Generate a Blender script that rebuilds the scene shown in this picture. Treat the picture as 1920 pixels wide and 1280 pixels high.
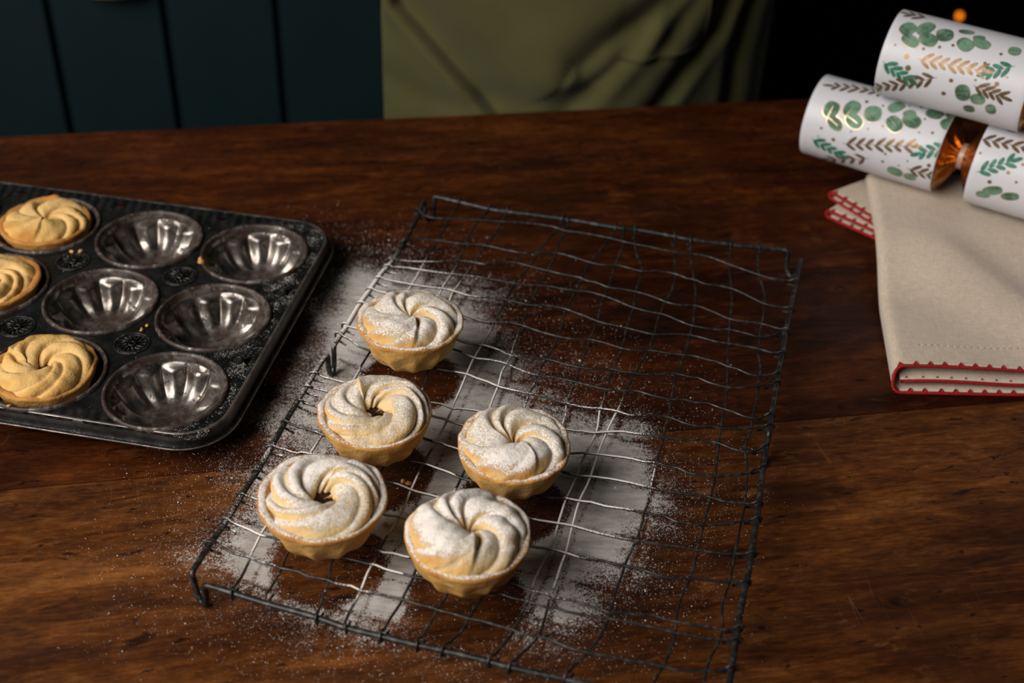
import bpy, math, random
import numpy as np
from mathutils import Matrix, Vector

for o in list(bpy.data.objects): bpy.data.objects.remove(o)
scene = bpy.context.scene
COL = scene.collection
PI = math.pi
rng = np.random.default_rng(7)
random.seed(7)

# ------------------------------------------------------------------ camera
W, H = 1920, 1280
F, PITCH, ROLL, CH = 2383.7, 0.64484, 0.04214, 0.4657      # z = 0 is the table top
_cp, _sp, _cr, _sr = math.cos(PITCH), math.sin(PITCH), math.cos(ROLL), math.sin(ROLL)
FWD = np.array([0, _cp, -_sp]); _R0 = np.array([1., 0, 0]); _U0 = np.array([0, _sp, _cp])
RGT = _cr * _R0 + _sr * _U0; UPV = -_sr * _R0 + _cr * _U0
CAM = np.array([0, 0, CH])
cd = bpy.data.cameras.new('camera'); cam = bpy.data.objects.new('camera', cd); COL.objects.link(cam)
cd.sensor_width = 36.0; cd.lens = 36.0 * F / W; cd.clip_start = 0.01; cd.clip_end = 60
cam.matrix_world = Matrix([[RGT[0], UPV[0], -FWD[0], CAM[0]], [RGT[1], UPV[1], -FWD[1], CAM[1]],
                           [RGT[2], UPV[2], -FWD[2], CAM[2]], [0, 0, 0, 1]])
cd.dof.use_dof = True; cd.dof.focus_distance = 0.672; cd.dof.aperture_fstop = 6.4; cd.dof.aperture_blades = 0
scene.camera = cam

def ray(px, py):
    return FWD + RGT * (px - W / 2) / F - UPV * (py - H / 2) / F
def at_z(px, py, z=0.0):
    d = ray(px, py); return CAM + d * ((z - CAM[2]) / d[2])
def at_y(px, py, y):
    d = ray(px, py); return CAM + d * (y / d[1])

# ------------------------------------------------------------------ light
world = bpy.data.worlds.new('world'); scene.world = world; world.use_nodes = True
world.node_tree.nodes['Background'].inputs[0].default_value = (0.30, 0.42, 0.50, 1)
world.node_tree.nodes['Background'].inputs[1].default_value = 0.022

def area_light(name, loc, target, sx, sy, power, color):
    l = bpy.data.lights.new(name, 'AREA'); l.shape = 'RECTANGLE'; l.size = sx; l.size_y = sy
    l.energy = power; l.color = color
    o = bpy.data.objects.new(name, l); COL.objects.link(o); o.location = loc
    o.rotation_euler = (Vector(target) - Vector(loc)).to_track_quat('-Z', 'Y').to_euler()
    return o
# daylight from the kitchen window on the left
area_light('window_daylight', (-1.05, -0.22, 1.02), (-0.02, 0.55, 0.0), 1.25, 1.00, 40.0, (1.0, 0.94, 0.87))
vs = scene.view_settings
vs.view_transform = 'Standard'; vs.look = 'None'; vs.gamma = 1.0; vs.use_curve_mapping = False; vs.exposure = 0.0

# ------------------------------------------------------------------ materials
class Nodes:
    def __init__(s, name):
        s.m = bpy.data.materials.new(name); s.m.use_nodes = True
        s.t = s.m.node_tree; s.b = s.t.nodes['Principled BSDF']; s.out = s.t.nodes['Material Output']
    def n(s, kind, **kw):
        nd = s.t.nodes.new(kind)
        for k, v in kw.items(): setattr(nd, k, v)
        return nd
    def link(s, a, b): s.t.links.new(a, b)
    def put(s, sock, v):
        if isinstance(v, bpy.types.NodeSocket): s.link(v, sock)
        else:
            if sock.type == 'RGBA' and len(v) == 3: v = (*v, 1)
            sock.default_value = v
    def coord(s, which='Object'): return s.n('ShaderNodeTexCoord').outputs[which]
    def pos(s): return s.n('ShaderNodeNewGeometry').outputs['Position']
    def nz(s):
        x = s.n('ShaderNodeSeparateXYZ'); s.link(s.n('ShaderNodeNewGeometry').outputs['Normal'], x.inputs[0]); return x.outputs[2]
    def map(s, v, scale=(1, 1, 1), loc=(0, 0, 0)):
        m = s.n('ShaderNodeMapping'); s.link(v, m.inputs[0]); s.put(m.inputs['Scale'], scale); s.put(m.inputs['Location'], loc); return m.outputs[0]
    def noise(s, v, scale, detail=3, rough=0.55, dist=0.0):
        nd = s.n('ShaderNodeTexNoise'); s.link(v, nd.inputs['Vector']); nd.inputs['Scale'].default_value = scale
        nd.inputs['Detail'].default_value = detail; nd.inputs['Roughness'].default_value = rough; nd.inputs['Distortion'].default_value = dist
        return nd.outputs['Fac']
    def ramp(s, f, stops):
        r = s.n('ShaderNodeValToRGB'); s.link(f, r.inputs[0]); el = r.color_ramp.elements
        while len(el) < len(stops): el.new(0.5)
        for e, (p, c) in zip(el, stops): e.position = p; e.color = (*c, 1) if len(c) == 3 else c
        return r.outputs[0]
    def rng(s, f, a, b, c=0.0, d=1.0, smooth=True):
        r = s.n('ShaderNodeMapRange'); r.interpolation_type = 'SMOOTHSTEP' if smooth else 'LINEAR'
        s.put(r.inputs[0], f)
        for i, v in enumerate((a, b, c, d)): s.put(r.inputs[i + 1], v)
        return r.outputs[0]
    def math(s, op, a, b=0.5, clamp=False):
        m = s.n('ShaderNodeMath', operation=op); m.use_clamp = clamp; s.put(m.inputs[0], a); s.put(m.inputs[1], b); return m.outputs[0]
    def mix(s, f, a, b, kind='MIX'):
        m = s.n('ShaderNodeMix', data_type='RGBA', blend_type=kind); s.put(m.inputs[0], f); s.put(m.inputs[6], a); s.put(m.inputs[7], b); return m.outputs[2]
    def attr(s, name): return s.n('ShaderNodeAttribute', attribute_name=name).outputs['Fac']
    def bump(s, h, strength, dist):
        b = s.n('ShaderNodeBump'); s.link(h, b.inputs['Height']); b.inputs['Strength'].default_value = strength
        b.inputs['Distance'].default_value = dist; s.link(b.outputs[0], s.b.inputs['Normal']); return b
    def set(s, **kw):
        for k, v in kw.items(): s.put(s.b.inputs[k.replace('_', ' ')], v)
        return s.m

def mat_wood():
    s = Nodes('old_dark_wood')
    c = s.coord('Object')
    rnd = s.n('ShaderNodeObjectInfo').outputs['Random']
    off = s.n('ShaderNodeCombineXYZ'); s.link(s.math('MULTIPLY', rnd, 9.0), off.inputs[0]); s.link(s.math('MULTIPLY', rnd, 5.0), off.inputs[2])
    add = s.n('ShaderNodeVectorMath', operation='ADD'); s.link(c, add.inputs[0]); s.link(off.outputs[0], add.inputs[1]); v = add.outputs[0]
    broad = s.noise(s.map(v, (4.0, 13, 13)), 1.0, 6, 0.68, 0.5)
    streak = s.noise(s.map(v, (14, 90, 90)), 1.0, 6, 0.72, 0.8)
    fine = s.noise(s.map(v, (110, 560, 560)), 1.0, 4, 0.75)
    blot = s.noise(v, 9.0, 4, 0.6)
    g = s.math('ADD', s.math('MULTIPLY', broad, 0.44), s.math('ADD', s.math('MULTIPLY', streak, 0.34), s.math('MULTIPLY', fine, 0.22)))
    col = s.ramp(g, [(0.385, (0.008, 0.0026, 0.0010)), (0.465, (0.050, 0.0150, 0.0035)), (0.535, (0.122, 0.041, 0.0085)), (0.62, (0.235, 0.092, 0.021))])
    col = s.mix(s.rng(blot, 0.45, 0.68, 0.0, 0.62), col, (0.036, 0.0105, 0.0035))
    mott = s.noise(s.map(v, (70, 110, 110)), 1.0, 4, 0.7)
    col = s.mix(s.rng(mott, 0.36, 0.66, 0.42, 0.0), col, (0.024, 0.008, 0.003))
    worn = s.noise(s.map(v, (26, 60, 60)), 1.0, 5, 0.75)
    col = s.mix(s.rng(worn, 0.56, 0.74, 0.0, 0.5), col, (0.26, 0.115, 0.038))
    # ingrained dark pits and knife marks
    pits = s.noise(s.map(v, (75, 190, 190)), 1.0, 3, 0.6)
    col = s.mix(s.rng(pits, 0.645, 0.70, 0.0, 0.9), col, (0.008, 0.004, 0.003))
    knots = s.noise(s.map(v, (24, 62, 62)), 1.0, 4, 0.65, 0.6)
    col = s.mix(s.rng(knots, 0.64, 0.71, 0.0, 0.85), col, (0.010, 0.004, 0.003))
    # pale hairline scratches running every way
    for sc, lo in (((3, 110, 1), 0.3), ((80, 4, 1), 3.7), ((48, 9, 1), 8.1)):
        ln = s.noise(s.map(v, sc, (lo, lo, 0)), 1.0, 1, 0.4)
        hair = s.rng(s.math('ABSOLUTE', s.math('SUBTRACT', ln, 0.5)), 0.0015, 0.0045, 1.0, 0.0)
        hair = s.math('MULTIPLY', hair, s.rng(s.noise(v, 21 + lo, 3), 0.56, 0.66, 0.0, 0.26))
        col = s.mix(hair, col, (0.21, 0.095, 0.038))
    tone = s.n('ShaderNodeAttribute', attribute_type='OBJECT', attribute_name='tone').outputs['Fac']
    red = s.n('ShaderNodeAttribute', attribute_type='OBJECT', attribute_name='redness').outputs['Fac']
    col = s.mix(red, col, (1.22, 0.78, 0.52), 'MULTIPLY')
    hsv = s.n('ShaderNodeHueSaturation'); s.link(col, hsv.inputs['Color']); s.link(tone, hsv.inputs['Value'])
    rough = s.rng(s.noise(s.map(v, (9, 30, 30)), 1.0, 3), 0.3, 0.7, 0.40, 0.62)
    s.bump(s.math('ADD', s.math('MULTIPLY', fine, 0.5), streak), 0.25, 0.0006)
    return s.set(Base_Color=hsv.outputs[0], Roughness=rough, Specular_IOR_Level=0.16)

def mat_plain(name, col, rough=0.6, metal=0.0, var=0.12, scale=60.0, bump=0.0, bscale=400.0, bdist=0.0003, spec=0.4, coat=0.0, sheen=0.0):
    s = Nodes(name); c = s.coord('Object')
    nz = s.noise(c, scale, 4)
    a = tuple(x * (1 - var) for x in col); b = tuple(min(1, x * (1 + var)) for x in col)
    if bump: s.bump(s.noise(c, bscale, 3), bump, bdist)
    return s.set(Base_Color=s.mix(s.rng(nz, 0.3, 0.7), a, b), Roughness=rough, Metallic=metal, Specular_IOR_Level=spec, Coat_Weight=coat, Sheen_Weight=sheen)

SUGAR = (0.80, 0.755, 0.72)
def mat_wire():
    s = Nodes('old_wire'); c = s.pos()
    rust = s.noise(c, 260, 4)
    col = s.mix(s.rng(rust, 0.45, 0.65), (0.016, 0.0165, 0.0165), (0.060, 0.058, 0.056))
    d = s.attr('dust')
    up = s.rng(s.nz(), -0.1, 0.75)
    grain = s.noise(c, 1500, 2, 0.7)
    lev = s.math('MULTIPLY', s.math('MULTIPLY', d, up), 1.15)
    f = s.rng(s.math('ADD', grain, s.math('SUBTRACT', lev, 0.62)), 0.42, 0.56)
    f = s.math('MULTIPLY', f, s.rng(lev, 0.03, 0.15))
    return s.set(Base_Color=s.mix(f, col, SUGAR), Roughness=s.math('ADD', s.math('MULTIPLY', f, 0.4), 0.40), Metallic=s.math('MULTIPLY', s.math('SUBTRACT', 1.0, f), 0.45))

def mat_pastry(name, pale, gold, brown, dusted, dust_lo=0.30, dust_hi=0.80):
    s = Nodes(name); c = s.coord('Object')
    n1 = s.noise(c, 95, 4, 0.6); n2 = s.noise(c, 900, 3, 0.6)
    b = s.attr('bake')
    t = s.math('ADD', b, s.math('MULTIPLY', s.math('SUBTRACT', n1, 0.5), 0.75))
    col = s.ramp(t, [(0.12, pale), (0.48, gold), (0.92, brown)])
    col = s.mix(s.math('MULTIPLY', s.rng(n2, 0.55, 0.75), 0.18), col, tuple(x * 0.62 for x in gold))
    bh = s.math('ADD', s.math('MULTIPLY', n2, 0.35), s.noise(c, 260, 3))
    rough = 0.82
    if dusted:
        g1 = s.noise(c, 1150, 3, 0.8); g2 = s.noise(c, 210, 4, 0.7)
        mask = s.math('MULTIPLY', s.rng(s.nz(), dust_lo, dust_hi), s.attr('dust'))
        lev = s.math('ADD', s.math('MULTIPLY', mask, 0.86), s.math('MULTIPLY', s.math('SUBTRACT', g2, 0.5), 0.8))
        f = s.rng(s.math('ADD', lev, s.math('MULTIPLY', s.math('SUBTRACT', g1, 0.5), 3.2)), 0.20, 0.66)
        f = s.math('MULTIPLY', f, s.rng(mask, 0.02, 0.30, 0.0, 0.94))
        col = s.mix(f, col, SUGAR)
        bh = s.math('ADD', bh, s.math('MULTIPLY', f, 0.4))
    s.bump(bh, 0.7, 0.0012)
    return s.set(Base_Color=col, Roughness=rough, Specular_IOR_Level=0.15, Subsurface_Weight=0.10, Subsurface_Radius=(0.004, 0.0022, 0.001), Subsurface_Scale=0.6)

def mat_tin(name, inside):
    s = Nodes(name); c = s.coord('Object'); p = s.pos()
    n1 = s.noise(c, 120, 5, 0.65); n2 = s.noise(p, 55, 5, 0.7); n3 = s.noise(p, 1500, 2)
    if inside:
        col = s.mix(s.rng(n2, 0.40, 0.62), (0.36, 0.33, 0.30), (0.10, 0.088, 0.078))
        rustm = s.rng(s.noise(s.map(p, (1, 1, 0.35)), 130, 5, 0.7), 0.53, 0.555)
        grime = s.math('MAXIMUM', s.math('MULTIPLY', rustm, 0.95), s.math('MULTIPLY', s.attr('bake'), s.rng(n1, 0.25, 0.6)))
        col = s.mix(grime, col, s.mix(n1, (0.006, 0.004, 0.0035), (0.045, 0.017, 0.009)))
        s.bump(s.noise(c, 420, 3), 0.12, 0.0004)
        return s.set(Base_Color=col, Metallic=s.rng(grime, 0.0, 1.0, 0.95, 0.0), Roughness=s.rng(grime, 0.0, 1.0, 0.33, 0.55))
    col = s.mix(s.rng(n1, 0.35, 0.7), (0.0045, 0.005, 0.005), (0.014, 0.014, 0.013))
    wear = s.math('MULTIPLY', s.rng(n2, 0.60, 0.75), 0.35)
    col = s.mix(wear, col, (0.085, 0.072, 0.06))
    flour = s.math('MULTIPLY', s.rng(s.math('ADD', s.math('MULTIPLY', n3, 0.6), s.math('MULTIPLY', n1, 0.4)), 0.545, 0.64), s.math('MULTIPLY', s.attr('dust'), s.rng(s.nz(), 0.1, 0.8)))
    flour = s.math('MAXIMUM', flour, s.math('MULTIPLY', s.rng(s.noise(p, 800, 2), 0.73, 0.77), s.rng(s.noise(p, 40, 2), 0.5, 0.6)))
    rub = s.math('MULTIPLY', s.attr('bake'), s.rng(n2, 0.30, 0.60, 1.0, 0.25))
    col = s.mix(rub, col, (0.34, 0.29, 0.26))
    col = s.mix(flour, col, (0.55, 0.52, 0.48))
    # pressed diagonal ribs along the back and front margins, as fine relief
    v = s.n('ShaderNodeSeparateXYZ'); s.link(c, v.inputs[0])
    w = s.n('ShaderNodeTexWave', wave_type='BANDS', bands_direction='DIAGONAL'); s.link(s.map(c, (1, 0.25, 0)), w.inputs[0])
    w.inputs['Scale'].default_value = 95.0; w.inputs['Distortion'].default_value = 0.6; w.inputs['Detail'].default_value = 1
    band = s.attr('rib')
    s.bump(s.math('ADD', s.math('MULTIPLY', s.math('MULTIPLY', w.outputs['Fac'], band), 1.5), s.math('MULTIPLY', s.noise(c, 600, 3), 0.35)), 0.5, 0.0008)
    return s.set(Base_Color=col, Metallic=s.math('MULTIPLY', s.math('SUBTRACT', 1.0, flour), s.math('ADD', 0.35, s.math('MULTIPLY', rub, 0.6))), Roughness=s.rng(n1, 0.3, 0.7, 0.34, 0.52), Specular_IOR_Level=0.5)

def mat_linen(name='natural_linen', col=(0.56, 0.465, 0.375)):
    s = Nodes(name); c = s.coord('Object')
    sl = s.noise(s.map(c, (140, 1500, 900)), 1.0, 3); sw = s.noise(s.map(c, (1500, 140, 900)), 1.0, 3)
    fl = s.noise(c, 320, 2)
    k = tuple(x * 0.86 for x in col); l = tuple(min(1, x * 1.08) for x in col)
    cc = s.mix(s.rng(s.math('ADD', sl, sw), 0.75, 1.25), k, l)
    cc = s.mix(s.rng(fl, 0.72, 0.78, 0, 0.5), cc, (0.30, 0.20, 0.11))
    s.bump(s.math('ADD', sl, sw), 0.25, 0.0004)
    return s.set(Base_Color=cc, Roughness=0.9, Specular_IOR_Level=0.15, Sheen_Weight=0.2)

def mat_canvas(name, col):
    s = Nodes(name); c = s.coord('Object')
    tw = s.noise(s.map(c, (700, 160, 700)), 1.0, 2); bl = s.noise(c, 7, 4)
    cc = s.mix(s.rng(bl, 0.35, 0.65), tuple(x * 0.86 for x in col), tuple(x * 1.1 for x in col))
    cc = s.mix(s.rng(tw, 0.4, 0.7, 0, 0.25), cc, tuple(x * 0.7 for x in col))
    s.bump(tw, 0.2, 0.0006)
    return s.set(Base_Color=cc, Roughness=0.92, Specular_IOR_Level=0.1, Sheen_Weight=0.1)

def mat_leaf():
    s = Nodes('printed_green'); c = s.pos()
    n = s.noise(c, 90, 3); m = s.noise(c, 420, 2)
    cc = s.mix(s.rng(n, 0.35, 0.65), (0.040, 0.105, 0.065), (0.15, 0.285, 0.20))
    cc = s.mix(s.rng(m, 0.5, 0.7, 0, 0.3), cc, (0.30, 0.45, 0.35))
    return s.set(Base_Color=cc, Roughness=0.5, Specular_IOR_Level=0.3)

def mat_emit(name, col, strength):
    s = Nodes(name)
    return s.set(Base_Color=col, Emission_Color=col, Emission_Strength=strength)

def mat_sugar_layer():
    s = Nodes('icing_sugar_dust'); p = s.pos()
    d = s.attr('cover')
    g = s.noise(p, 1250, 3, 0.75); g2 = s.noise(p, 420, 3, 0.6)
    mixn = s.math('ADD', s.math('MULTIPLY', g, 0.72), s.math('MULTIPLY', g2, 0.28))
    thr = s.rng(d, 0.0, 1.0, 0.72, 0.27, False)
    f = s.rng(s.math('SUBTRACT', mixn, thr), -0.035, 0.075)
    f = s.math('MULTIPLY', f, s.rng(d, 0.0, 0.45, 0.0, 1.0))
    f = s.math('MULTIPLY', f, s.rng(d, 0.2, 1.0, 0.55, 0.74, False))
    f = s.math('MULTIPLY', f, s.rng(s.noise(s.map(p, (70, 200, 1)), 1.0, 4, 0.7), 0.32, 0.66, 0.66, 1.0))
    tr = s.n('ShaderNodeBsdfTransparent'); mx = s.n('ShaderNodeMixShader')
    s.link(f, mx.inputs[0]); s.link(tr.outputs[0], mx.inputs[1]); s.link(s.b.outputs[0], mx.inputs[2]); s.link(mx.outputs[0], s.out.inputs[0])
    s.bump(mixn, 0.4, 0.0005)
    return s.set(Base_Color=SUGAR, Roughness=0.85, Specular_IOR_Level=0.2)

M = dict(
    wood=mat_wood(), wire=mat_wire(), sugar=mat_sugar_layer(), grain=mat_plain('icing_sugar_grain', SUGAR, 0.7, var=0.03),
    crust=mat_pastry('shortcrust', (0.66, 0.43, 0.17), (0.60, 0.335, 0.095), (0.40, 0.16, 0.035), True, 0.58, 1.0),
    swirl=mat_pastry('piped_biscuit_sugared', (0.72, 0.53, 0.27), (0.66, 0.41, 0.15), (0.50, 0.24, 0.06), True, 0.36, 0.95),
    crust_plain=mat_pastry('shortcrust_plain', (0.56, 0.34, 0.12), (0.50, 0.25, 0.065), (0.33, 0.12, 0.028), False),
    swirl_plain=mat_pastry('piped_biscuit', (0.66, 0.44, 0.18), (0.59, 0.35, 0.11), (0.45, 0.20, 0.05), False),
    filling=mat_plain('mincemeat', (0.020, 0.007, 0.006), 0.25, var=0.5, scale=300, bump=0.6, bscale=300, bdist=0.001),
    tin=mat_tin('black_tin', False), cup=mat_tin('worn_tin', True),
    linen=mat_linen(), thread=mat_plain('red_thread', (0.30, 0.012, 0.014), 0.8, var=0.3, scale=900, bump=0.6, bscale=900, bdist=0.0005, spec=0.2),
    paper=mat_plain('white_card', (0.62, 0.62, 0.665), 0.42, var=0.015, scale=30), paper_in=mat_plain('card_inside', (0.40, 0.39, 0.38), 0.8, var=0.05),
    leaf=mat_leaf(), gold=mat_plain('gold_foil_print', (0.20, 0.125, 0.065), 0.40, 0.55, var=0.25, scale=300),
    goldline=mat_plain('gold_foil_outline', (0.58, 0.46, 0.27), 0.35, 0.75, var=0.2, scale=300),
    sprig=mat_plain('printed_sprig', (0.028, 0.17, 0.105), 0.5, var=0.35, scale=350),
    foil=mat_plain('bronze_foil', (0.55, 0.24, 0.05), 0.24, 0.95, var=0.3, scale=80, bump=0.5, bscale=120, bdist=0.002),
    ribbon=mat_plain('satin_thread', (0.52, 0.40, 0.34), 0.35, 0.3, var=0.1),
    apron=mat_canvas('olive_canvas', (0.070, 0.067, 0.026)), cloth=mat_canvas('black_cotton', (0.008, 0.009, 0.009)),
    skin=mat_plain('skin', (0.50, 0.30, 0.22), 0.55, var=0.06), hair=mat_plain('hair', (0.03, 0.018, 0.01), 0.5, var=0.3),
    wallp=mat_plain('teal_paint', (0.0042, 0.0150, 0.0175), 0.48, var=0.1, scale=6, bump=0.05, bscale=60, spec=0.35), dark=mat_plain('dark_paint', (0.0035, 0.0045, 0.005), 0.8, var=0.15, scale=4),
    floor=mat_plain('dark_floor', (0.0045, 0.0035, 0.003), 0.8, var=0.3, scale=9), brass=mat_plain('aged_brass', (0.62, 0.42, 0.18), 0.35, 0.95, var=0.15),
    crumb=mat_plain('crumb', (0.55, 0.28, 0.08), 0.75, var=0.3, scale=500), bulb=mat_emit('warm_bulb', (1.0, 0.24, 0.010), 2.0), flex=mat_plain('dark_flex', (0.01, 0.012, 0.01), 0.6),
)

# ------------------------------------------------------------------ geometry helpers
def tag(o, label=None, cat=None, group=None, kind=None):
    if label: o['label'] = label
    if cat: o['category'] = cat
    if group: o['group'] = group
    if kind: o['kind'] = kind
    return o
def empty(name, loc=(0, 0, 0), rz=0.0):
    o = bpy.data.objects.new(name, None); COL.objects.link(o); o.location = loc; o.rotation_euler = (0, 0, rz); o.empty_display_size = 0.02
    return o
def add(name, me, parent=None, loc=None):
    o = bpy.data.objects.new(name, me); COL.objects.link(o)
    if parent: o.parent = parent
    if loc is not None: o.location = loc
    return o
def mesh(name, verts, faces, mat, smooth=True, attrs=None, mat_idx=None):
    me = bpy.data.meshes.new(name)
    me.from_pydata([tuple(map(float, v)) for v in verts], [], [tuple(int(i) for i in f) for f in faces])
    for m in (mat if isinstance(mat, (list, tuple)) else [mat]): me.materials.append(m)
    if mat_idx is not None: me.polygons.foreach_set('material_index', np.asarray(mat_idx, dtype=np.int32))
    if smooth: me.polygons.foreach_set('use_smooth', np.ones(len(me.polygons), dtype=bool))
    for k, a in (attrs or {}).items():
        at = me.attributes.new(k, 'FLOAT', 'POINT'); at.data.foreach_set('value', np.asarray(a, dtype=np.float32).ravel())
    me.update(); return me
def grid_faces(n, m, wu=False, wv=False, base=0):
    f = []
    for i in range(n if wu else n - 1):
        for j in range(m if wv else m - 1):
            i2, j2 = (i + 1) % n, (j + 1) % m
            f.append((base + i * m + j, base + i2 * m + j, base + i2 * m + j2, base + i * m + j2))
    return f
def grid(name, P, mat, wu=False, wv=False, attrs=None, smooth=True):
    n, m = P.shape[:2]
    return mesh(name, P.reshape(-1, 3), grid_faces(n, m, wu, wv), mat, smooth, attrs)
def spline(P, step):
    P = np.asarray(P, float); Q = np.vstack([2 * P[0] - P[1], P, 2 * P[-1] - P[-2]]); out = []
    for i in range(1, len(Q) - 2):
        a, b, c, d = Q[i - 1:i + 3]; n = max(1, int(np.linalg.norm(c - b) / step))
        for t in np.arange(n) / n:
            out.append(0.5 * ((2 * b) + (c - a) * t + (2 * a - 5 * b + 4 * c - d) * t * t + (3 * b - a - 3 * c + d) * t ** 3))
    out.append(Q[-2]); return np.array(out)
def tube_vf(P, r, k=8, closed=False, base=0):
    P = np.asarray(P, float); n = len(P)
    T = np.roll(P, -1, 0) - np.roll(P, 1, 0)
    if not closed: T[0] = P[1] - P[0]; T[-1] = P[-1] - P[-2]
    T /= np.linalg.norm(T, axis=1)[:, None] + 1e-12
    up = np.array([0, 0, 1.]) if abs(T[0][2]) < 0.9 else np.array([1., 0, 0])
    N = np.zeros_like(P); a = np.cross(up, T[0]); N[0] = a / np.linalg.norm(a)
    for i in range(1, n):
        v = N[i - 1] - T[i] * (N[i - 1] @ T[i]); N[i] = v / (np.linalg.norm(v) + 1e-12)
    B = np.cross(T, N); rr = np.broadcast_to(np.asarray(r, float), (n,))
    th = np.arange(k) * 2 * PI / k
    V = P[:, None, :] + rr[:, None, None] * (np.cos(th)[None, :, None] * N[:, None, :] + np.sin(th)[None, :, None] * B[:, None, :])
    V = V.reshape(-1, 3); F_ = grid_faces(n, k, closed, True, base)
    if not closed:
        F_.append(tuple(base + i for i in range(k))[::-1]); F_.append(tuple(base + (n - 1) * k + i for i in range(k)))
    return V, F_
def tube(name, P, r, mat, k=8, closed=False, attrs=None):
    V, F_ = tube_vf(P, r, k, closed); return mesh(name, V, F_, mat, True, attrs(V) if attrs else None)
def join_vf(parts):
    V, F_, b = [], [], 0
    for v, f in parts:
        V.append(v); F_ += [tuple(i + b for i in q) for q in f]; b += len(v)
    return np.vstack(V), F_
def box_vf(x0, x1, y0, y1, z0, z1, b=0.0):
    if b <= 0:
        V = np.array([(x, y, z) for z in (z0, z1) for y in (y0, y1) for x in (x0, x1)], float)
        return V, [(0, 2, 3, 1), (4, 5, 7, 6), (0, 1, 5, 4), (2, 6, 7, 3), (0, 4, 6, 2), (1, 3, 7, 5)]
    V = []; F_ = []                        # chamfered along its upper and lower edges
    for z, i in ((z0, b), (z0 + b, 0), (z1 - b, 0), (z1, b)):
        V += [(x0 + i, y0 + i, z), (x1 - i, y0 + i, z), (x1 - i, y1 - i, z), (x0 + i, y1 - i, z)]
    for l in range(3):
        for q in range(4): F_.append((l * 4 + q, l * 4 + (q + 1) % 4, l * 4 + 4 + (q + 1) % 4, l * 4 + 4 + q))
    F_ += [(3, 2, 1, 0), (12, 13, 14, 15)]
    return np.array(V, float), F_
def sstep(a, b, x):
    t = np.clip((np.asarray(x, float) - a) / (b - a), 0, 1); return t * t * (3 - 2 * t)
class Fractal:                              # cheap smooth 2-D/3-D value noise from sines
    def __init__(s, seed, k=7):
        r = np.random.default_rng(seed); s.d = r.normal(size=(k, 3)); s.d /= np.linalg.norm(s.d, axis=1)[:, None]; s.p = r.uniform(0, 6.28, k); s.f = r.uniform(0.6, 1.7, k)
    def __call__(s, P, freq):
        P = np.asarray(P, float); return sum(np.sin((P @ d) * freq * f + p) for d, p, f in zip(s.d, s.p, s.f)) / math.sqrt(len(s.p))

# ------------------------------------------------------------------ room
TYAW = math.atan(0.1955)                                   # the table edge runs 11 degrees off the lens axis
TU = np.array([math.cos(TYAW), math.sin(TYAW)]); TV = np.array([-math.sin(TYAW), math.cos(TYAW)])
ZF = -0.76
def tv(px, py, z=0.0): return float(at_z(px, py, z)[:2] @ TV)
EDGE_V = float(np.mean([tv(*p) for p in ((0, 255), (420, 237.5), (737, 223), (1120, 204))]))

V, F_ = box_vf(-4, 4.5, -2.5, 5.2, ZF - 0.05, ZF); tag(add('floor', mesh('floor', V, F_, M['floor'], False)), kind='structure')
V, F_ = box_vf(-4, 4.5, 5.2, 5.3, ZF, 2.0); tag(add('wall_far', mesh('wall_far', V, F_, M['dark'], False)), kind='structure')
# teal boarded wall behind the table, parallel to the table edge
WV = EDGE_V + 0.50
def at_wall(px, py):
    d = ray(px, py); n = np.array([TV[0], TV[1], 0]); return CAM + d * (WV / (d @ n))
gu = [float(at_wall(px, py)[:2] @ TU) for px, py in ((112, 122), (319, 118), (527, 115))]
bw = (gu[2] - gu[0]) / 2
wall = add('wall_back', None, None)
V, F_ = box_vf(gu[0] - 12 * bw, gu[0] + 5 * bw, WV + 0.012, WV + 0.10, ZF, 1.9)
bpy.data.objects.remove(wall)
wall = tag(add('wall_back', mesh('wall_back', V, F_, M['wallp'], False)), kind='structure'); wall.rotation_euler = (0, 0, TYAW)
V, F_ = box_vf(0, bw - 0.009, 0, 0.012, ZF, 1.9, 0.004); bme = mesh('board', V, F_, M['wallp'], False)
for i in range(-12, 5):
    o = add('board', bme, wall, (gu[0] + i * bw + 0.003, WV, 0))

# ------------------------------------------------------------------ table
table = tag(empty('wooden_table', (0, 0, ZF), TYAW), 'old dark wooden table of wide scratched planks', 'table')
U0, U1, V0 = -1.05, 0.95, EDGE_V - 0.86
seams = sorted([EDGE_V, 0.8145, 0.664, (tv(1487, 791) + tv(423, 879)) / 2, V0 + 0.20])
seams = [V0] + [s for s in seams if s > V0 + 0.03]
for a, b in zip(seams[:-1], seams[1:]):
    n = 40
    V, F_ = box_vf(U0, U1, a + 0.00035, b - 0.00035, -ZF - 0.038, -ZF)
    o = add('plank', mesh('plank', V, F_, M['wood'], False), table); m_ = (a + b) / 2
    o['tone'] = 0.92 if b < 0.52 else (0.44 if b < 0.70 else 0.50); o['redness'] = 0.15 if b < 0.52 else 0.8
for x in (U0 + 0.09, U1 - 0.09):
    for y in (V0 + 0.09, EDGE_V - 0.09):
        P = [[x, y, z] for z in (0, 0.02, 0.05, 0.30, 0.55, 0.60, 0.64, 0.7225)]
        V, F_ = tube_vf(P, [0.016, 0.020, 0.018, 0.026, 0.032, 0.040, 0.040, 0.040], 14)
        add('leg', mesh('leg', V, F_, M['wood']), table)['tone'] = 0.6
for (x0, x1, y0, y1) in ((U0 + 0.1, U1 - 0.1, V0 + 0.08, V0 + 0.10), (U0 + 0.1, U1 - 0.1, EDGE_V - 0.10, EDGE_V - 0.08)):
    V, F_ = box_vf(x0, x1, y0, y1, -ZF - 0.13, -ZF - 0.038, 0.001); add('rail', mesh('rail', V, F_, M['wood'], False), table)['tone'] = 0.6

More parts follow.
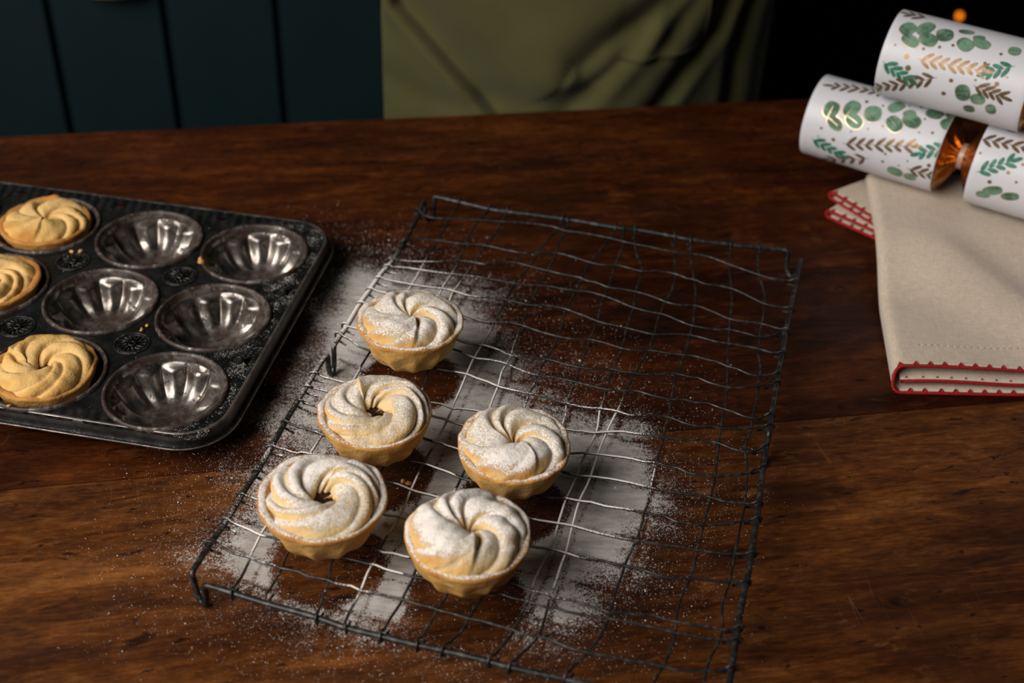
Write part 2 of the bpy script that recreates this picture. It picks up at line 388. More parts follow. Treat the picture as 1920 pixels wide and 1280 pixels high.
# ------------------------------------------------------------------ where the sugar fell
RZ = 0.018
PIES = [  # px of the rim centre
    (770, 602), (704, 771), (965, 831), (607, 934), (878, 1001)]
PIE_H, PIE_R, PIE_Z = 0.0235, 0.0297, RZ + 0.0020
PC = [at_z(x, y, PIE_Z + PIE_H) for x, y in PIES]
poly_px = [(650, 485), (760, 505), (930, 570), (985, 660), (1080, 720), (1195, 800), (1245, 930), (1180, 1060), (1040, 1165), (880, 1180), (700, 1165), (440, 1125), (385, 1020), (450, 900), (515, 785), (575, 655), (610, 550)]
POLY = np.array([at_z(x, y, 0.0)[:2] for x, y in poly_px])
def poly_sd(P):
    P = np.asarray(P)[:, :2]; d = np.full(len(P), 1e9); ins = np.zeros(len(P), bool)
    for a, b in zip(POLY, np.roll(POLY, -1, 0)):
        e = b - a; w = P - a; t = np.clip((w @ e) / (e @ e), 0, 1); d = np.minimum(d, np.linalg.norm(w - t[:, None] * e, axis=1))
        c = ((a[1] > P[:, 1]) != (b[1] > P[:, 1])) & (P[:, 0] < (b[0] - a[0]) * (P[:, 1] - a[1]) / (b[1] - a[1] + 1e-12) + a[0])
        ins ^= c
    return np.where(ins, d, -d)
FN = [Fractal(11), Fractal(12), Fractal(13)]
weak = np.array([at_z(x, y, 0)[:2] for x, y in ((1010, 700), (1070, 760), (1005, 640))])
heavy = np.array([at_z(x, y, 0)[:2] for x, y in ((880, 680), (835, 770), (790, 880), (745, 1010), (1120, 900), (1075, 1000), (1150, 860), (560, 1085), (690, 1110), (640, 610), (1010, 1120))])
def fall(P):
    P = np.asarray(P, float); Q = np.c_[P[:, :2], np.zeros(len(P))]
    sd = poly_sd(P) + 0.007 * FN[0](Q, 90) + 0.004 * FN[1](Q, 260)
    d = sstep(-0.034, 0.036, sd) * 0.80 + 0.34 * sstep(-0.080, -0.002, sd) * 0.6
    hv = np.max([np.exp(-((P[:, :2] - h) ** 2).sum(1) / (2 * 0.022 ** 2)) for h in heavy], 0)
    wk = np.max([np.exp(-((P[:, :2] - h) ** 2).sum(1) / (2 * 0.022 ** 2)) for h in weak], 0)
    return np.clip(d * (0.74 + 0.38 * hv) * (1 - 0.45 * wk) + 0.06 * FN[2](Q, 150) * d, 0, 1)

# ------------------------------------------------------------------ cooling rack, wires traced on the rack plane
LONG=[
"863,378 844,408 823,446 802,481 783,514 773,531 691,663 677,686 673,696 611,804 602,819 583,849 503,980 490,1000 473,1033 467,1051 452,1082 438,1101 434,1113",
"919,391 900,412 884,431 873,456 861,489 848,512 831,537 827,546 744,689 654,853 547,1027 531,1059 527,1067 506,1105 498,1124 495,1130",
"953,395 940,416 915,456 888,493 873,516 854,541 846,556 805,686 800,704 796,720 725,863 711,887 629,1039 619,1082 609,1113 597,1149 593,1159",
"1058,410 1042,433 1019,458 1009,475 990,502 965,529 950,562 936,587 927,606 927,600 902,648 887,673 875,702 852,756 839,786 819,827 796,865 790,875 771,918 758,952 746,977 725,1006 710,1033 702,1053 694,1065 677,1105 661,1136 650,1159 647,1176",
"1065,412 1059,435 1047,460 1042,477 1025,510 1011,535 992,571 984,596 981,602 966,642 958,665 943,696 933,723 924,750 872,880 865,895 858,910 782,1062 773,1084 758,1113 750,1132 733,1157 719,1182 713,1193",
"1156,427 1146,443 1127,468 1108,491 1092,518 1080,544 1064,577 1055,606 1058,602 1046,631 1025,673 1008,702 993,736 987,752 923,919 842,1103 823,1136 811,1161 790,1194 782,1209",
"1169,428 1169,454 1160,479 1152,504 1141,539 1129,566 1120,602 1119,602 1106,638 1089,686 1077,717 1063,758 1057,792 996,932 979,965 912,1103 910,1111 892,1138 879,1161 865,1184 842,1205 830,1219",
"1191,430 1190,452 1194,479 1204,506 1194,539 1188,575 1177,606 1179,602 1167,652 1148,694 1136,733 1125,767 1117,809 1098,848 1081,890 1066,926 1062,933 1046,983 1030,1031 1011,1069 994,1113 986,1134 971,1165 959,1188 927,1228 917,1240",
"1265,443 1264,473 1266,510 1261,539 1248,566 1236,594 1234,602 1227,627 1214,660 1191,698 1174,733 1158,771 1139,806 1126,838 1108,890 1087,938 1073,986 1073,985 1061,1035 1046,1075 1034,1113 1025,1146 1009,1190 994,1209 965,1238 955,1251",
"1294,450 1296,489 1302,523 1304,548 1303,575 1299,608 1298,604 1291,635 1283,667 1270,702 1260,744 1252,784 1243,823 1230,871 1220,915 1210,961 1193,1011 1173,1057 1157,1103 1142,1151 1134,1176 1119,1203 1100,1224 1073,1249 1059,1270",
"1370,458 1367,493 1371,539 1373,571 1369,600 1367,602 1366,642 1364,683 1363,725 1358,765 1351,802 1347,831 1341,890 1332,930 1319,984 1307,1030 1294,1084 1280,1115 1269,1155 1267,1188 1257,1215 1246,1244 1234,1261 1219,1290 1207,1311",
"1425,464 1422,489 1423,514 1432,546 1433,566 1430,600 1428,604 1421,650 1426,683 1423,717 1418,752 1411,781 1409,806 1397,838 1401,882 1396,940 1385,1001 1377,1036 1367,1090 1353,1136 1354,1171 1347,1203 1330,1238 1324,1259 1319,1295 1313,1334",
]
CROSS=[
"784,394 804,407 844,410 896,412 940,415 992,418 1038,425 1059,432 1100,438 1142,446 1192,458 1263,472 1300,476 1329,481 1371,497 1423,515 1455,524 1490,527",
"759,452 781,449 817,450 846,454 873,457 898,458 925,463 950,469 986,475 1009,473 1044,474 1075,482 1100,490 1131,497 1152,496 1183,503 1204,508 1227,507 1265,513 1288,522 1302,524 1319,531 1340,534 1373,541 1402,554 1432,569 1465,576 1483,578",
"735,487 754,489 796,491 829,490 858,488 886,491 913,496 929,492 967,492 990,498 1013,504 1050,513 1088,520 1100,526 1117,529 1140,538 1163,541 1192,546 1221,555 1246,565 1273,571 1306,573 1340,586 1369,598 1402,603 1427,606 1452,613 1464,616 1475,619",
"726,500 758,502 790,506 827,512 865,516 904,520 940,526 967,531 996,534 1023,535 1055,541 1080,545 1100,546 1135,555 1163,566 1190,577 1221,585 1244,589 1273,601 1298,610 1341,618 1364,617 1399,625 1418,631 1443,629 1464,623 1475,622",
"711,522 742,528 792,536 833,541 854,547 884,555 909,557 950,562 990,571 1025,573 1063,579 1100,594 1121,603 1172,614 1203,622 1228,627 1256,626 1293,628 1339,639 1366,644 1416,652 1445,660 1466,663",
"695,543 711,547 872,591 898,601 927,606 950,604 979,609 1013,621 1046,630 1083,636 1106,636 1142,645 1167,653 1203,658 1220,657 1256,662 1283,665 1301,667 1329,675 1341,677 1363,686 1383,691 1404,701 1422,704 1445,702 1458,701",
"678,569 691,572 854,635 879,643 904,646 931,655 933,655 960,667 989,669 1025,673 1058,682 1089,689 1117,692 1141,691 1162,696 1191,699 1224,702 1266,701 1293,707 1308,708 1329,717 1362,726 1377,728 1420,723 1456,718",
"649,609 670,616 846,654 869,663 894,672 915,674 948,681 952,684 981,696 1009,704 1041,708 1077,715 1110,723 1139,730 1172,732 1197,733 1220,740 1258,748 1283,749 1304,754 1326,755 1354,765 1374,771 1393,779 1412,784 1424,785 1435,778 1445,778",
"636,627 659,638 688,656 808,688 848,696 875,701 894,709 915,716 935,725 933,725 964,732 993,738 1023,745 1060,756 1096,764 1125,766 1158,771 1178,778 1203,779 1249,781 1278,791 1308,799 1329,798 1351,802 1391,804 1418,799 1443,798",
"589,701 598,702 629,712 808,755 829,758 852,766 881,767 883,768 1064,805 1089,808 1114,811 1135,809 1168,809 1191,813 1218,815 1243,820 1270,822 1287,825 1308,824 1345,830 1370,840 1397,846 1412,845 1433,838",
"578,726 605,732 810,779 837,786 860,795 1071,849 1089,848 1095,849 1120,851 1143,854 1185,860 1206,865 1231,867 1248,872 1271,876 1294,887 1339,894 1369,890 1394,888 1415,880 1431,876",
"562,752 595,763 789,820 812,828 831,831 858,841 1060,885 1081,890 1106,892 1148,898 1185,906 1218,914 1248,920 1269,924 1289,926 1331,931 1356,939 1394,943 1421,944",
"536,791 557,800 594,810 606,816 618,818 741,858 760,863 765,862 792,869 815,877 792,870 813,879 842,886 858,894 888,902 1000,927 1034,933 1062,934 1087,939 1108,941 1133,948 1164,953 1189,957 1210,960 1227,965 1246,967 1269,978 1285,980 1319,984 1352,983 1371,982 1390,975 1420,973",
"509,838 534,841 557,849 586,852 726,902 749,908 746,908 771,918 788,923 806,927 979,968 1009,976 1042,981 1071,985 1073,986 1102,994 1133,1002 1164,1008 1191,1014 1227,1019 1269,1024 1308,1031 1342,1035 1377,1037 1410,1038",
"483,883 500,887 723,965 723,965 748,968 767,975 990,1023 1013,1027 1032,1029 1061,1037 1064,1036 1102,1048 1133,1051 1154,1058 1173,1060 1207,1068 1249,1082 1294,1085 1332,1088 1363,1091 1399,1091",
"454,928 475,934 492,940 671,1018 700,1025 717,1035 736,1037 742,1036 760,1044 775,1046 942,1088 967,1094 986,1103 1000,1107 1034,1115 1040,1120 1075,1126 1098,1134 1128,1142 1144,1149 1173,1149 1198,1154 1224,1153 1249,1161 1271,1165 1301,1171 1332,1174 1353,1179 1367,1179 1386,1177",
"426,975 444,983 467,993 490,1004 513,1008 531,1013 623,1039 646,1046 667,1051 688,1056 705,1059 721,1066 763,1077 779,1082 804,1085 894,1106 913,1111 940,1113 961,1121 988,1126 1013,1134 1027,1138 1040,1138 1061,1146 1092,1152 1136,1158 1186,1167 1217,1174 1242,1180 1265,1186 1299,1192 1332,1197 1353,1198 1382,1199",
"395,1018 410,1022 438,1037 467,1044 488,1054 504,1056 527,1065 559,1071 579,1080 613,1085 632,1094 659,1098 675,1106 700,1111 727,1117 758,1124 783,1132 808,1138 823,1144 846,1150 879,1159 904,1163 929,1171 961,1180 977,1188 1007,1192 1034,1199 1040,1202 1067,1213 1105,1224 1144,1232 1186,1240 1217,1244 1249,1251 1290,1256 1332,1257 1342,1259 1361,1252 1374,1251",
]
WR, FR = 0.00068, 0.00155
def trace(txt):
    P = np.array([[float(c) for c in q.split(',')] for q in txt.split()])
    ax = (P[-1] - P[0]) / np.linalg.norm(P[-1] - P[0]); keep = [P[0]]
    for p in P[1:]:
        if (p - keep[-1]) @ ax > 7: keep.append(p)
    return np.array(keep)
rack_c = at_z(930, 830, 0.0)
rack = tag(empty('cooling_rack', (rack_c[0], rack_c[1], 0)), 'old wire cooling rack of crooked woven wires dusted with sugar', 'rack')
def pie_shelter(P):  # pies above keep falling sugar off the wires
    b = np.ones(len(P))
    for c in PC: b *= sstep(PIE_R - 0.006, PIE_R + 0.003, np.linalg.norm(P[:, :2] - c[:2], axis=1)) * 0.95 + 0.05
    return b
def dust_attr(V): return dict(dust=fall(V + rack_c) * pie_shelter(V + rack_c) * 0.76)
WIRE_XY = []
def rack_wire(txt, z, seed):
    px = trace(txt); P = np.array([at_z(x, y, z) for x, y in px]); WIRE_XY.append(P[:, :2])
    a = P[0] - P[1]; a[2] = 0; a /= np.linalg.norm(a); b = P[-1] - P[-2]; b[2] = 0; b /= np.linalg.norm(b)
    C = spline(P, 0.0035)
    n = len(C); t = np.arange(n); r = np.random.default_rng(seed)
    side = np.array([-a[1], a[0], 0])
    C[1:-1] += (np.interp(t, np.arange(0, n + 6, 3), r.normal(0, 0.00022, len(np.arange(0, n + 6, 3))))[:, None] * side)[1:-1]
    def wrap(E, d):                      # the end turned once round the frame, its tail cut off underneath
        off = [(-0.0026, 0.0014), (-0.0008, 0.0026), (0.0012, 0.0024), (0.0025, 0.0006), (0.0022, -0.0016), (0.0002, -0.0027), (-0.0030, -0.0028), (-0.0060, -0.0030)]
        out = []
        for k, (u, w) in enumerate(off):
            q = E + d * u; q[2] = RZ + w; q = q + np.array([-d[1], d[0], 0]) * 0.0002 * k; out.append(q)
        return np.array(out)
    full = np.vstack([wrap(P[0], a)[::-1], C[1:-1], wrap(P[-1], b)])
    full = spline(full, 0.0022) - rack_c
    return full
for i, t in enumerate(LONG): add('wire', tube('wire', rack_wire(t, RZ - 0.0004, i), WR, M['wire'], 7, attrs=dust_attr), rack)
for i, t in enumerate(CROSS): add('wire', tube('wire', rack_wire(t, RZ + 0.0010, 50 + i), WR, M['wire'], 7, attrs=dust_attr), rack)
def foot(pa, pb, lead=0.004):
    A, B = at_z(*pa, RZ), at_z(*pb, RZ); mid = (A + B) / 2; out = []
    for q, z in ((A, RZ), (A * 0.94 + mid * 0.06, RZ - 0.005), (A * 0.7 + mid * 0.3, 0.0050), (A * 0.35 + mid * 0.65, FR + 0.0006), (mid, FR), (B * 0.35 + mid * 0.65, FR + 0.0006), (B * 0.7 + mid * 0.3, 0.0050), (B * 0.94 + mid * 0.06, RZ - 0.005), (B, RZ)):
        v = q.copy(); v[2] = z; out.append(v)
    return out
def flat(txt): return [at_z(*[float(c) for c in q.split(',')], RZ) for q in txt.split()]
path = flat('832,372 863,379 919,392 953,397 1062,411 1163,428 1191,430 1264,443 1294,449 1370,458 1425,464 1462,467')
path += foot((1478, 471), (1502, 487)) + flat('1494,524 1482,582 1473,623 1467,664 1462,684 1452,746 1446,781')
path += foot((1442, 812), (1436, 838)) + flat('1434,860 1429,892 1423,944 1414,1003 1406,1060 1392,1124 1384,1172 1378,1211 1371,1258')
path += foot((1362, 1318), (1332, 1339)) + flat('1223,1312 1140,1292 1055,1272 954,1250 919,1240 831,1219 783,1209 713,1192 648,1176 593,1157 496,1130 435,1111 412,1104')
path += foot((384, 1097), (361, 1074)) + flat('372,1054 394,1020 425,976 454,927 482,884 509,838 534,793 557,754 586,706 601,681')
path += foot((614, 667), (626, 650)) + flat('632,638 649,614 675,570 692,546 714,514 738,487 763,446 784,405')
path += foot((795, 377), (815, 369))
fp = spline(np.array(path + [path[0]]), 0.0022)[:-1] - rack_c
add('frame', tube('frame', fp, FR, M['wire'], 10, True, attrs=dust_attr), rack)

# sugar lying on the table: a thin layer with holes where pies and wires caught it, plus loose grains
def blocked(P):
    b = np.ones(len(P))
    for c in PC:
        r = np.linalg.norm(P[:, :2] - c[:2], axis=1); b *= sstep(PIE_R - 0.007, PIE_R + 0.004, r) * 0.92 + 0.08
    wire = np.full(len(P), 1e9)
    for L in WIRE_XY:
        for a, q in zip(L[:-1], L[1:]):
            e = q - a; w = P[:, :2] - a; t = np.clip((w @ e) / (e @ e + 1e-12), 0, 1)
            np.minimum(wire, np.linalg.norm(w - t[:, None] * e, axis=1), out=wire)
    return b * (1 - 0.42 * np.exp(-(wire / 0.0016) ** 2))
lo, hi = POLY.min(0) - 0.085, POLY.max(0) + 0.085
st = 0.0016
gx, gy = np.arange(lo[0], hi[0], st), np.arange(lo[1], hi[1], st)
GX, GY = np.meshgrid(gx, gy, indexing='ij'); GP = np.c_[GX.ravel(), GY.ravel(), np.full(GX.size, 0.00025)]
den = fall(GP)
nearm = den > 0.01; bl = np.ones(len(GP)); bl[nearm] = blocked(GP[nearm]); den = den * bl
idx = den.reshape(GX.shape) > 0.004
fac = [(i * len(gy) + j, (i + 1) * len(gy) + j, (i + 1) * len(gy) + j + 1, i * len(gy) + j + 1) for i in range(len(gx) - 1) for j in range(len(gy) - 1) if idx[i, j] or idx[i + 1, j] or idx[i, j + 1] or idx[i + 1, j + 1]]
used = np.unique(np.array(fac)); remap = -np.ones(len(GP), int); remap[used] = np.arange(len(used))
sug = tag(add('icing_sugar', mesh('icing_sugar', GP[used], remap[np.array(fac)], M['sugar'], True, dict(cover=den[used]))), 'white icing sugar dusted over the table under the rack', 'icing sugar', kind='stuff')
def grains(n, size):
    P = np.c_[rng.uniform(lo[0], hi[0], n), rng.uniform(lo[1], hi[1], n), np.zeros(n)]
    ii = np.clip(((P[:, 0] - lo[0]) / st).astype(int), 0, len(gx) - 1); jj = np.clip(((P[:, 1] - lo[1]) / st).astype(int), 0, len(gy) - 1)
    P = P[rng.uniform(size=n) < den.reshape(GX.shape)[ii, jj] ** 1.05]; n = len(P)
    s = size * rng.lognormal(0, 0.38, n)[:, None, None]
    T = np.array([[1, 0, 0.25], [-0.5, 0.87, 0.25], [-0.5, -0.87, 0.25], [0, 0, 1.25]]); a = rng.uniform(0, 6.28, n)
    R_ = np.stack([np.stack([np.cos(a), -np.sin(a), 0 * a], -1), np.stack([np.sin(a), np.cos(a), 0 * a], -1), np.stack([0 * a, 0 * a, 1 + 0 * a], -1)], 1)
    Vv = P[:, None, :] + s * np.einsum('nij,kj->nki', R_, T)
    base = (np.arange(n) * 4)[:, None, None]
    return Vv.reshape(-1, 3), (base + np.array([[0, 1, 3], [1, 2, 3], [2, 0, 3]])[None]).reshape(-1, 3)
gv, gf = grains(420000, 0.00013)
gv2, gf2 = grains(9000, 0.00030)
add('loose_grains', mesh('loose_grains', np.vstack([gv, gv2]), np.vstack([gf, gf2 + len(gv)]), M['grain'], False), sug)['kind'] = 'stuff'

# ------------------------------------------------------------------ pies
CP = np.array([(0.0, 0.0), (0.010, 0.0), (0.0150, 0.0003), (0.0178, 0.0012), (0.0205, 0.0042), (0.0232, 0.0085), (0.0255, 0.0132), (0.0274, 0.0178), (0.0287, 0.0212), (0.0295, 0.0230), (0.0294, 0.0242), (0.0282, 0.0247), (0.0265, 0.0244), (0.0252, 0.0236), (0.0246, 0.0222), (0.0200, 0.0215), (0.0, 0.0210)])
def crust_mesh(seed, scale=1.0, n=144, lobes=12, plain=False, chip=None):
    prof = spline(np.c_[CP, np.zeros(len(CP))], 0.0012)[:, :2]
    nz = Fractal(seed); th = np.arange(n) * 2 * PI / n; P = np.zeros((n, len(prof), 3)); bake = np.zeros((n, len(prof)))
    ph = random.uniform(0, 6.28)
    for j, (r, z) in enumerate(prof):
        outer = j < len(prof) * 0.62
        amp = 0.080 * float(sstep(0.0, 0.004, r - 0.011)) * (1 - float(sstep(0.010, 0.0205, z))) if outer else 0.0
        rr = r * (1 + amp * (0.5 - np.abs(np.sin(lobes * th / 2 + ph)) ** 1.25))
        X = np.c_[rr * np.cos(th), rr * np.sin(th), np.full(n, z)]
        w = float(sstep(0.004, 0.012, r))
        X[:, :2] *= (1 + 0.020 * w * nz(X, 110) + 0.010 * w * nz(X, 480))[:, None]
        X[:, 2] += (0.0008 * nz(X, 120) + 0.0004 * nz(X, 520)) * float(sstep(0.008, 0.022, z))
        if chip is not None:
            X[:, 2] += 0.0022 * np.exp(-(((th - chip + PI) % (2 * PI) - PI) / 0.22) ** 2) * float(sstep(0.018, 0.0235, z))
        P[:, j] = X * scale
        edge = math.exp(-((z - 0.0245) / 0.003) ** 2) * float(sstep(0.022, 0.0295, r))
        bake[:, j] = 0.34 + 0.36 * edge + 0.10 * nz(X, 60) + 0.12 * (1 - float(sstep(0, 0.004, z)))
    dust = np.clip(0.82 + 0.22 * nz(P, 160), 0.3, 1.05)
    return grid('pastry_case', P, M['crust_plain' if plain else 'crust'], True, False, dict(bake=bake, dust=dust))
def swirl_mesh(seed, scale=1.0, lobes=7, twist=115, hole=0.0030, high=0.0098, seam=0.0, rot=0.0, plain=False, dustk=1.0, lump=0.0, smooth=0.72):
    nt, nf = 260, 54
    th = np.arange(nt) * 2 * PI / nt; ph = np.linspace(math.radians(-22), math.radians(218), nf)
    TH, PH = np.meshgrid(th, ph, indexing='ij'); nz = Fractal(seed)
    out = 0.0268; R0 = (out + hole) / 2; ar = (out - hole) / 2
    frac = PH / PI
    sw = TH - math.radians(twist) * frac - rot          # strands turn clockwise on the way out
    ss_ = TH - 0.30 * math.radians(twist) * (frac - 0.35) - rot
    q = ((ss_ - seam) / (2 * PI)) % 1.0                       # 0 where the piping began, 1 where its end was laid over the start
    lay = sstep(0.66, 0.86, q) * (1 - sstep(0.985, 1.0, q))
    ramp = 0.84 + 0.26 * q + 0.10 * lay - 0.26 * sstep(0.985, 1.0, q)
    u = (sw - seam) * lobes / (2 * PI) + 0.22 * np.sin(sw * 2 + seed) + 0.14 * np.sin(sw * 3 + 2 * seed) + 0.10 * nz(np.stack([np.cos(TH), np.sin(TH), PH], -1), 1.2)
    p = u % 1.0
    pr = np.sin(PI * p ** 0.72) ** 0.62
    fade = sstep(-0.3, 0.35, PH) * sstep(PI + 0.7, PI - 0.1, PH)
    A = 0.0036 * fade * (1 + 0.22 * np.sin(sw * 1.0 + seed * 1.7)) * (1 - smooth * lay)
    rr = R0 + ar * np.cos(PH) * (0.96 + 0.05 * ramp + 0.05 * lay * sstep(1.6, 0.6, PH))
    zz = 0.0215 + high * np.sin(PH) * ramp
    nr, nzv = np.cos(PH) / ar, np.sin(PH) / high; L = np.sqrt(nr ** 2 + nzv ** 2); nr, nzv = nr / L, nzv / L
    d = A * (pr - 0.72)
    base = np.stack([rr * np.cos(TH), rr * np.sin(TH), zz], -1)
    d = d + 0.0008 * nz(base, 130) * fade + 0.0004 * nz(base, 300) * fade + 0.0003 * nz(base, 620) * fade
    if lump:
        d = d + lump * np.exp(-(((TH - seam + PI) % (2 * PI) - PI) / 0.5) ** 2 - ((PH - 1.9) / 0.6) ** 2) * (0.6 + 0.7 * nz(base, 330))
    rr = np.maximum(rr + nr * d, 0.0004); zz = zz + nzv * d
    P = np.stack([rr * np.cos(TH), rr * np.sin(TH), zz], -1) * scale
    bake = 0.10 + 0.34 * sstep(0.62, 1.0, pr) * sstep(2.4, 0.5, PH) + 0.30 * lay * sstep(1.5, 0.5, PH) + 0.10 * nz(base, 80)
    dust = dustk * (0.80 + 0.25 * nz(base, 90)).clip(0.25, 1.15)
    return grid('piped_swirl', P, M['swirl_plain' if plain else 'swirl'], True, False, dict(bake=bake, dust=dust))
def filling_mesh(seed, scale):
    n, m = 24, 6; th = np.arange(n) * 2 * PI / n; nz = Fractal(seed); P = np.zeros((n, m, 3))
    for j, r in enumerate(np.linspace(0.0004, 0.0095, m)):
        P[:, j] = np.c_[r * np.cos(th), r * np.sin(th), np.full(n, 0.0228 - 0.12 * r)]
    P[..., 2] += 0.0004 * nz(P, 700)
    return grid('mincemeat_filling', P * scale, M['filling'], True)
def pie(loc, rz, seed, label, group, plain=False, scale=1.0, tilt=(0, 0), chip=None, **kw):
    e = tag(empty('mince_pie', loc, rz), label, 'pie', group); e.rotation_euler = (tilt[0], tilt[1], rz)
    add('pastry_case', crust_mesh(seed, scale, plain=plain, chip=chip), e)
    add('piped_swirl', swirl_mesh(seed + 40, scale, plain=plain, **kw), e)
    add('mincemeat_filling', filling_mesh(seed + 80, scale), e)
    return e
G1 = 'sugared pies on the cooling rack'
R = math.radians
spec = [
    (dict(seam=R(-72), lobes=7, twist=120, hole=0.0012, high=0.0092, dustk=0.98), 'sugar-dusted pie alone at the back of the pies, beside the rack edge with bent foot', None, 1.005),
    (dict(seam=R(125), smooth=0.3, lobes=7, twist=165, hole=0.0056, high=0.0085, dustk=0.92, lump=0.0012), 'sugar-dusted pie with a wide dark-filled centre and a raised nub on its rim', R(62), 0.99),
    (dict(seam=R(-55), lobes=7, twist=118, hole=0.0020, high=0.0088, dustk=1.05), 'sugar-dusted pie with a pale swirl, set apart towards the bare wires of the rack', None, 0.975),
    (dict(seam=R(60), smooth=0.3, lobes=7, twist=150, hole=0.0046, high=0.0094, dustk=1.18, lump=0.0010), 'heavily sugared pie with an open dark centre, nearest the rack corner foot', R(38), 1.02),
    (dict(seam=R(-75), lobes=7, twist=112, hole=0.0018, high=0.0112, dustk=1.22), 'tall heavily sugared pie with a nearly closed swirl, beside the paired rack wires', None, 0.985),
]
for i, ((kw, label, chip, sc), c) in enumerate(zip(spec, PC)):
    pie((c[0], c[1], PIE_Z), 0.0, 21 + i * 3, label, G1, scale=sc, chip=chip, **kw)

# ------------------------------------------------------------------ baking tin
PAN_O, PAN_YAW, SP, HR, PZ = np.array([-0.1646, 0.6703]), -0.1613, 0.07008, 0.0325, 0.0222
tin = tag(empty('baking_tin', (PAN_O[0], PAN_O[1], 0), PAN_YAW), 'worn black twelve-hole baking tin with fluted cups', 'baking tin')
X0, X1, Y0, Y1 = -3.5 * SP, 0.5 * SP, -2.5 * SP, 0.5 * SP      # local: column 3 is x = 0, row 0 is y = 0
MX0, MX1, MY0, MY1 = X0 - 0.012, X1 + 0.012, Y0 - 0.012, Y1 + 0.014
def pan_uv(px, py, z=PZ):
    d = at_z(px, py, z)[:2] - PAN_O; c, s = math.cos(-PAN_YAW), math.sin(-PAN_YAW); return np.array([c * d[0] - s * d[1], s * d[0] + c * d[1]])
MX1 = float(np.mean([pan_uv(*p, 0.016)[0] for p in ((601, 523), (528, 632), (459, 730))])) - 0.0035
MY1 = float(np.mean([pan_uv(*p, 0.016)[1] for p in ((175, 372), (325, 393), (471, 415), (540, 427))])) - 0.0035
MY0 = float(np.mean([pan_uv(*p, 0.013)[1] for p in ((305, 838), (227, 825), (81, 807), (0, 799))])) + 0.0040
MX0 = X0 - (MX1 - X1)
def cell_vf(cx, cy, n=48):
    th = np.arange(n) * 2 * PI / n + PI / n; h = SP / 2; V = []
    for k in range(5):
        t = k / 4
        for a in th:
            c, s = math.cos(a), math.sin(a); m = h / max(abs(c), abs(s)); r = HR * (1 - t) + m * t
            V.append((cx + r * c, cy + r * s, PZ))
    return np.array(V), grid_faces(5, n, False, True)
parts = [cell_vf(i * SP, -j * SP) for i in range(-3, 1) for j in range(3)]
# corner-exact margin between the block of cells and the rounded outline
def outline(x0, x1, y0, y1, rad, off=0.0, seg=10, m=30):
    P = []
    for (cx, cy, a0) in ((x1 - rad, y0 + rad, -PI / 2), (x1 - rad, y1 - rad, 0), (x0 + rad, y1 - rad, PI / 2), (x0 + rad, y0 + rad, PI)):
        for k in range(seg + 1):
            a = a0 + k * PI / 2 / seg; P.append((cx + (rad + off) * math.cos(a), cy + (rad + off) * math.sin(a)))
    P = np.array(P); out = []
    for a, b in zip(P, np.roll(P, -1, 0)):
        k = max(1, int(np.linalg.norm(b - a) / 0.004))
        out += [a + (b - a) * t / k for t in range(k)]
    return np.array(out)
RAD = 0.024
O = outline(MX0, MX1, MY0, MY1, RAD)
inner = np.c_[np.clip(O[:, 0], X0, X1), np.clip(O[:, 1], Y0, Y1)]
n = len(O); ringP = np.stack([np.c_[inner * (1 - t) + O * t, np.full(n, PZ)] for t in (0, 0.25, 0.5, 0.75, 1.0)], 0)
parts.append((ringP.reshape(-1, 3), grid_faces(5, n, False, True)))
prof = [(0.0, 0.0), (0.0008, 0.0005), (0.0018, 0.0003), (0.0023, -0.0008), (0.0027, -0.0050), (0.0032, -0.0075), (0.0042, -0.0085), (0.0054, -0.0084), (0.0060, -0.0076), (0.0056, -0.0070), (0.0046, -0.0076), (0.0036, -0.0070)]
sk = np.stack([np.c_[outline(MX0, MX1, MY0, MY1, RAD, o), np.full(n, PZ + z)] if True else None for o, z in prof], 0) if len({len(outline(MX0, MX1, MY0, MY1, RAD, o)) for o, _ in prof}) == 1 else None
if sk is None:
    C = np.roll(O, -1, 0) - np.roll(O, 1, 0); N2 = np.c_[C[:, 1], -C[:, 0]]; N2 /= np.linalg.norm(N2, axis=1)[:, None] + 1e-12
    sk = np.stack([np.c_[O + N2 * o, np.full(n, PZ + z)] for o, z in prof], 0)
V, F_ = join_vf(parts)
c_, s_ = math.cos(PAN_YAW), math.sin(PAN_YAW)
def pan_world(V): return np.c_[PAN_O[0] + c_ * V[:, 0] - s_ * V[:, 1], PAN_O[1] + s_ * V[:, 0] + c_ * V[:, 1], V[:, 2]]
rib = np.where((V[:, 1] > Y1 - 0.008) | (V[:, 1] < Y0 + 0.010), 1.0, 0.0)
dustp = np.clip(sstep(X1 - 0.045, X1 + 0.012, V[:, 0]) * 0.85 + fall(pan_world(V)) * 1.5, 0, 1)
add('tray', mesh('tray', V, F_, M['tin'], True, dict(rib=rib, dust=dustp)), tin)
Vs = sk.reshape(-1, 3)
add('rolled_edge', mesh('rolled_edge', Vs, grid_faces(len(prof), n, False, True), M['tin'], True, dict(dust=np.full(len(Vs), 0.22), bake=np.repeat([0, 0.5, 0.9, 0.3, 0, 0, 0.1, 0.6, 1.0, 0.8, 0, 0], n))), tin)
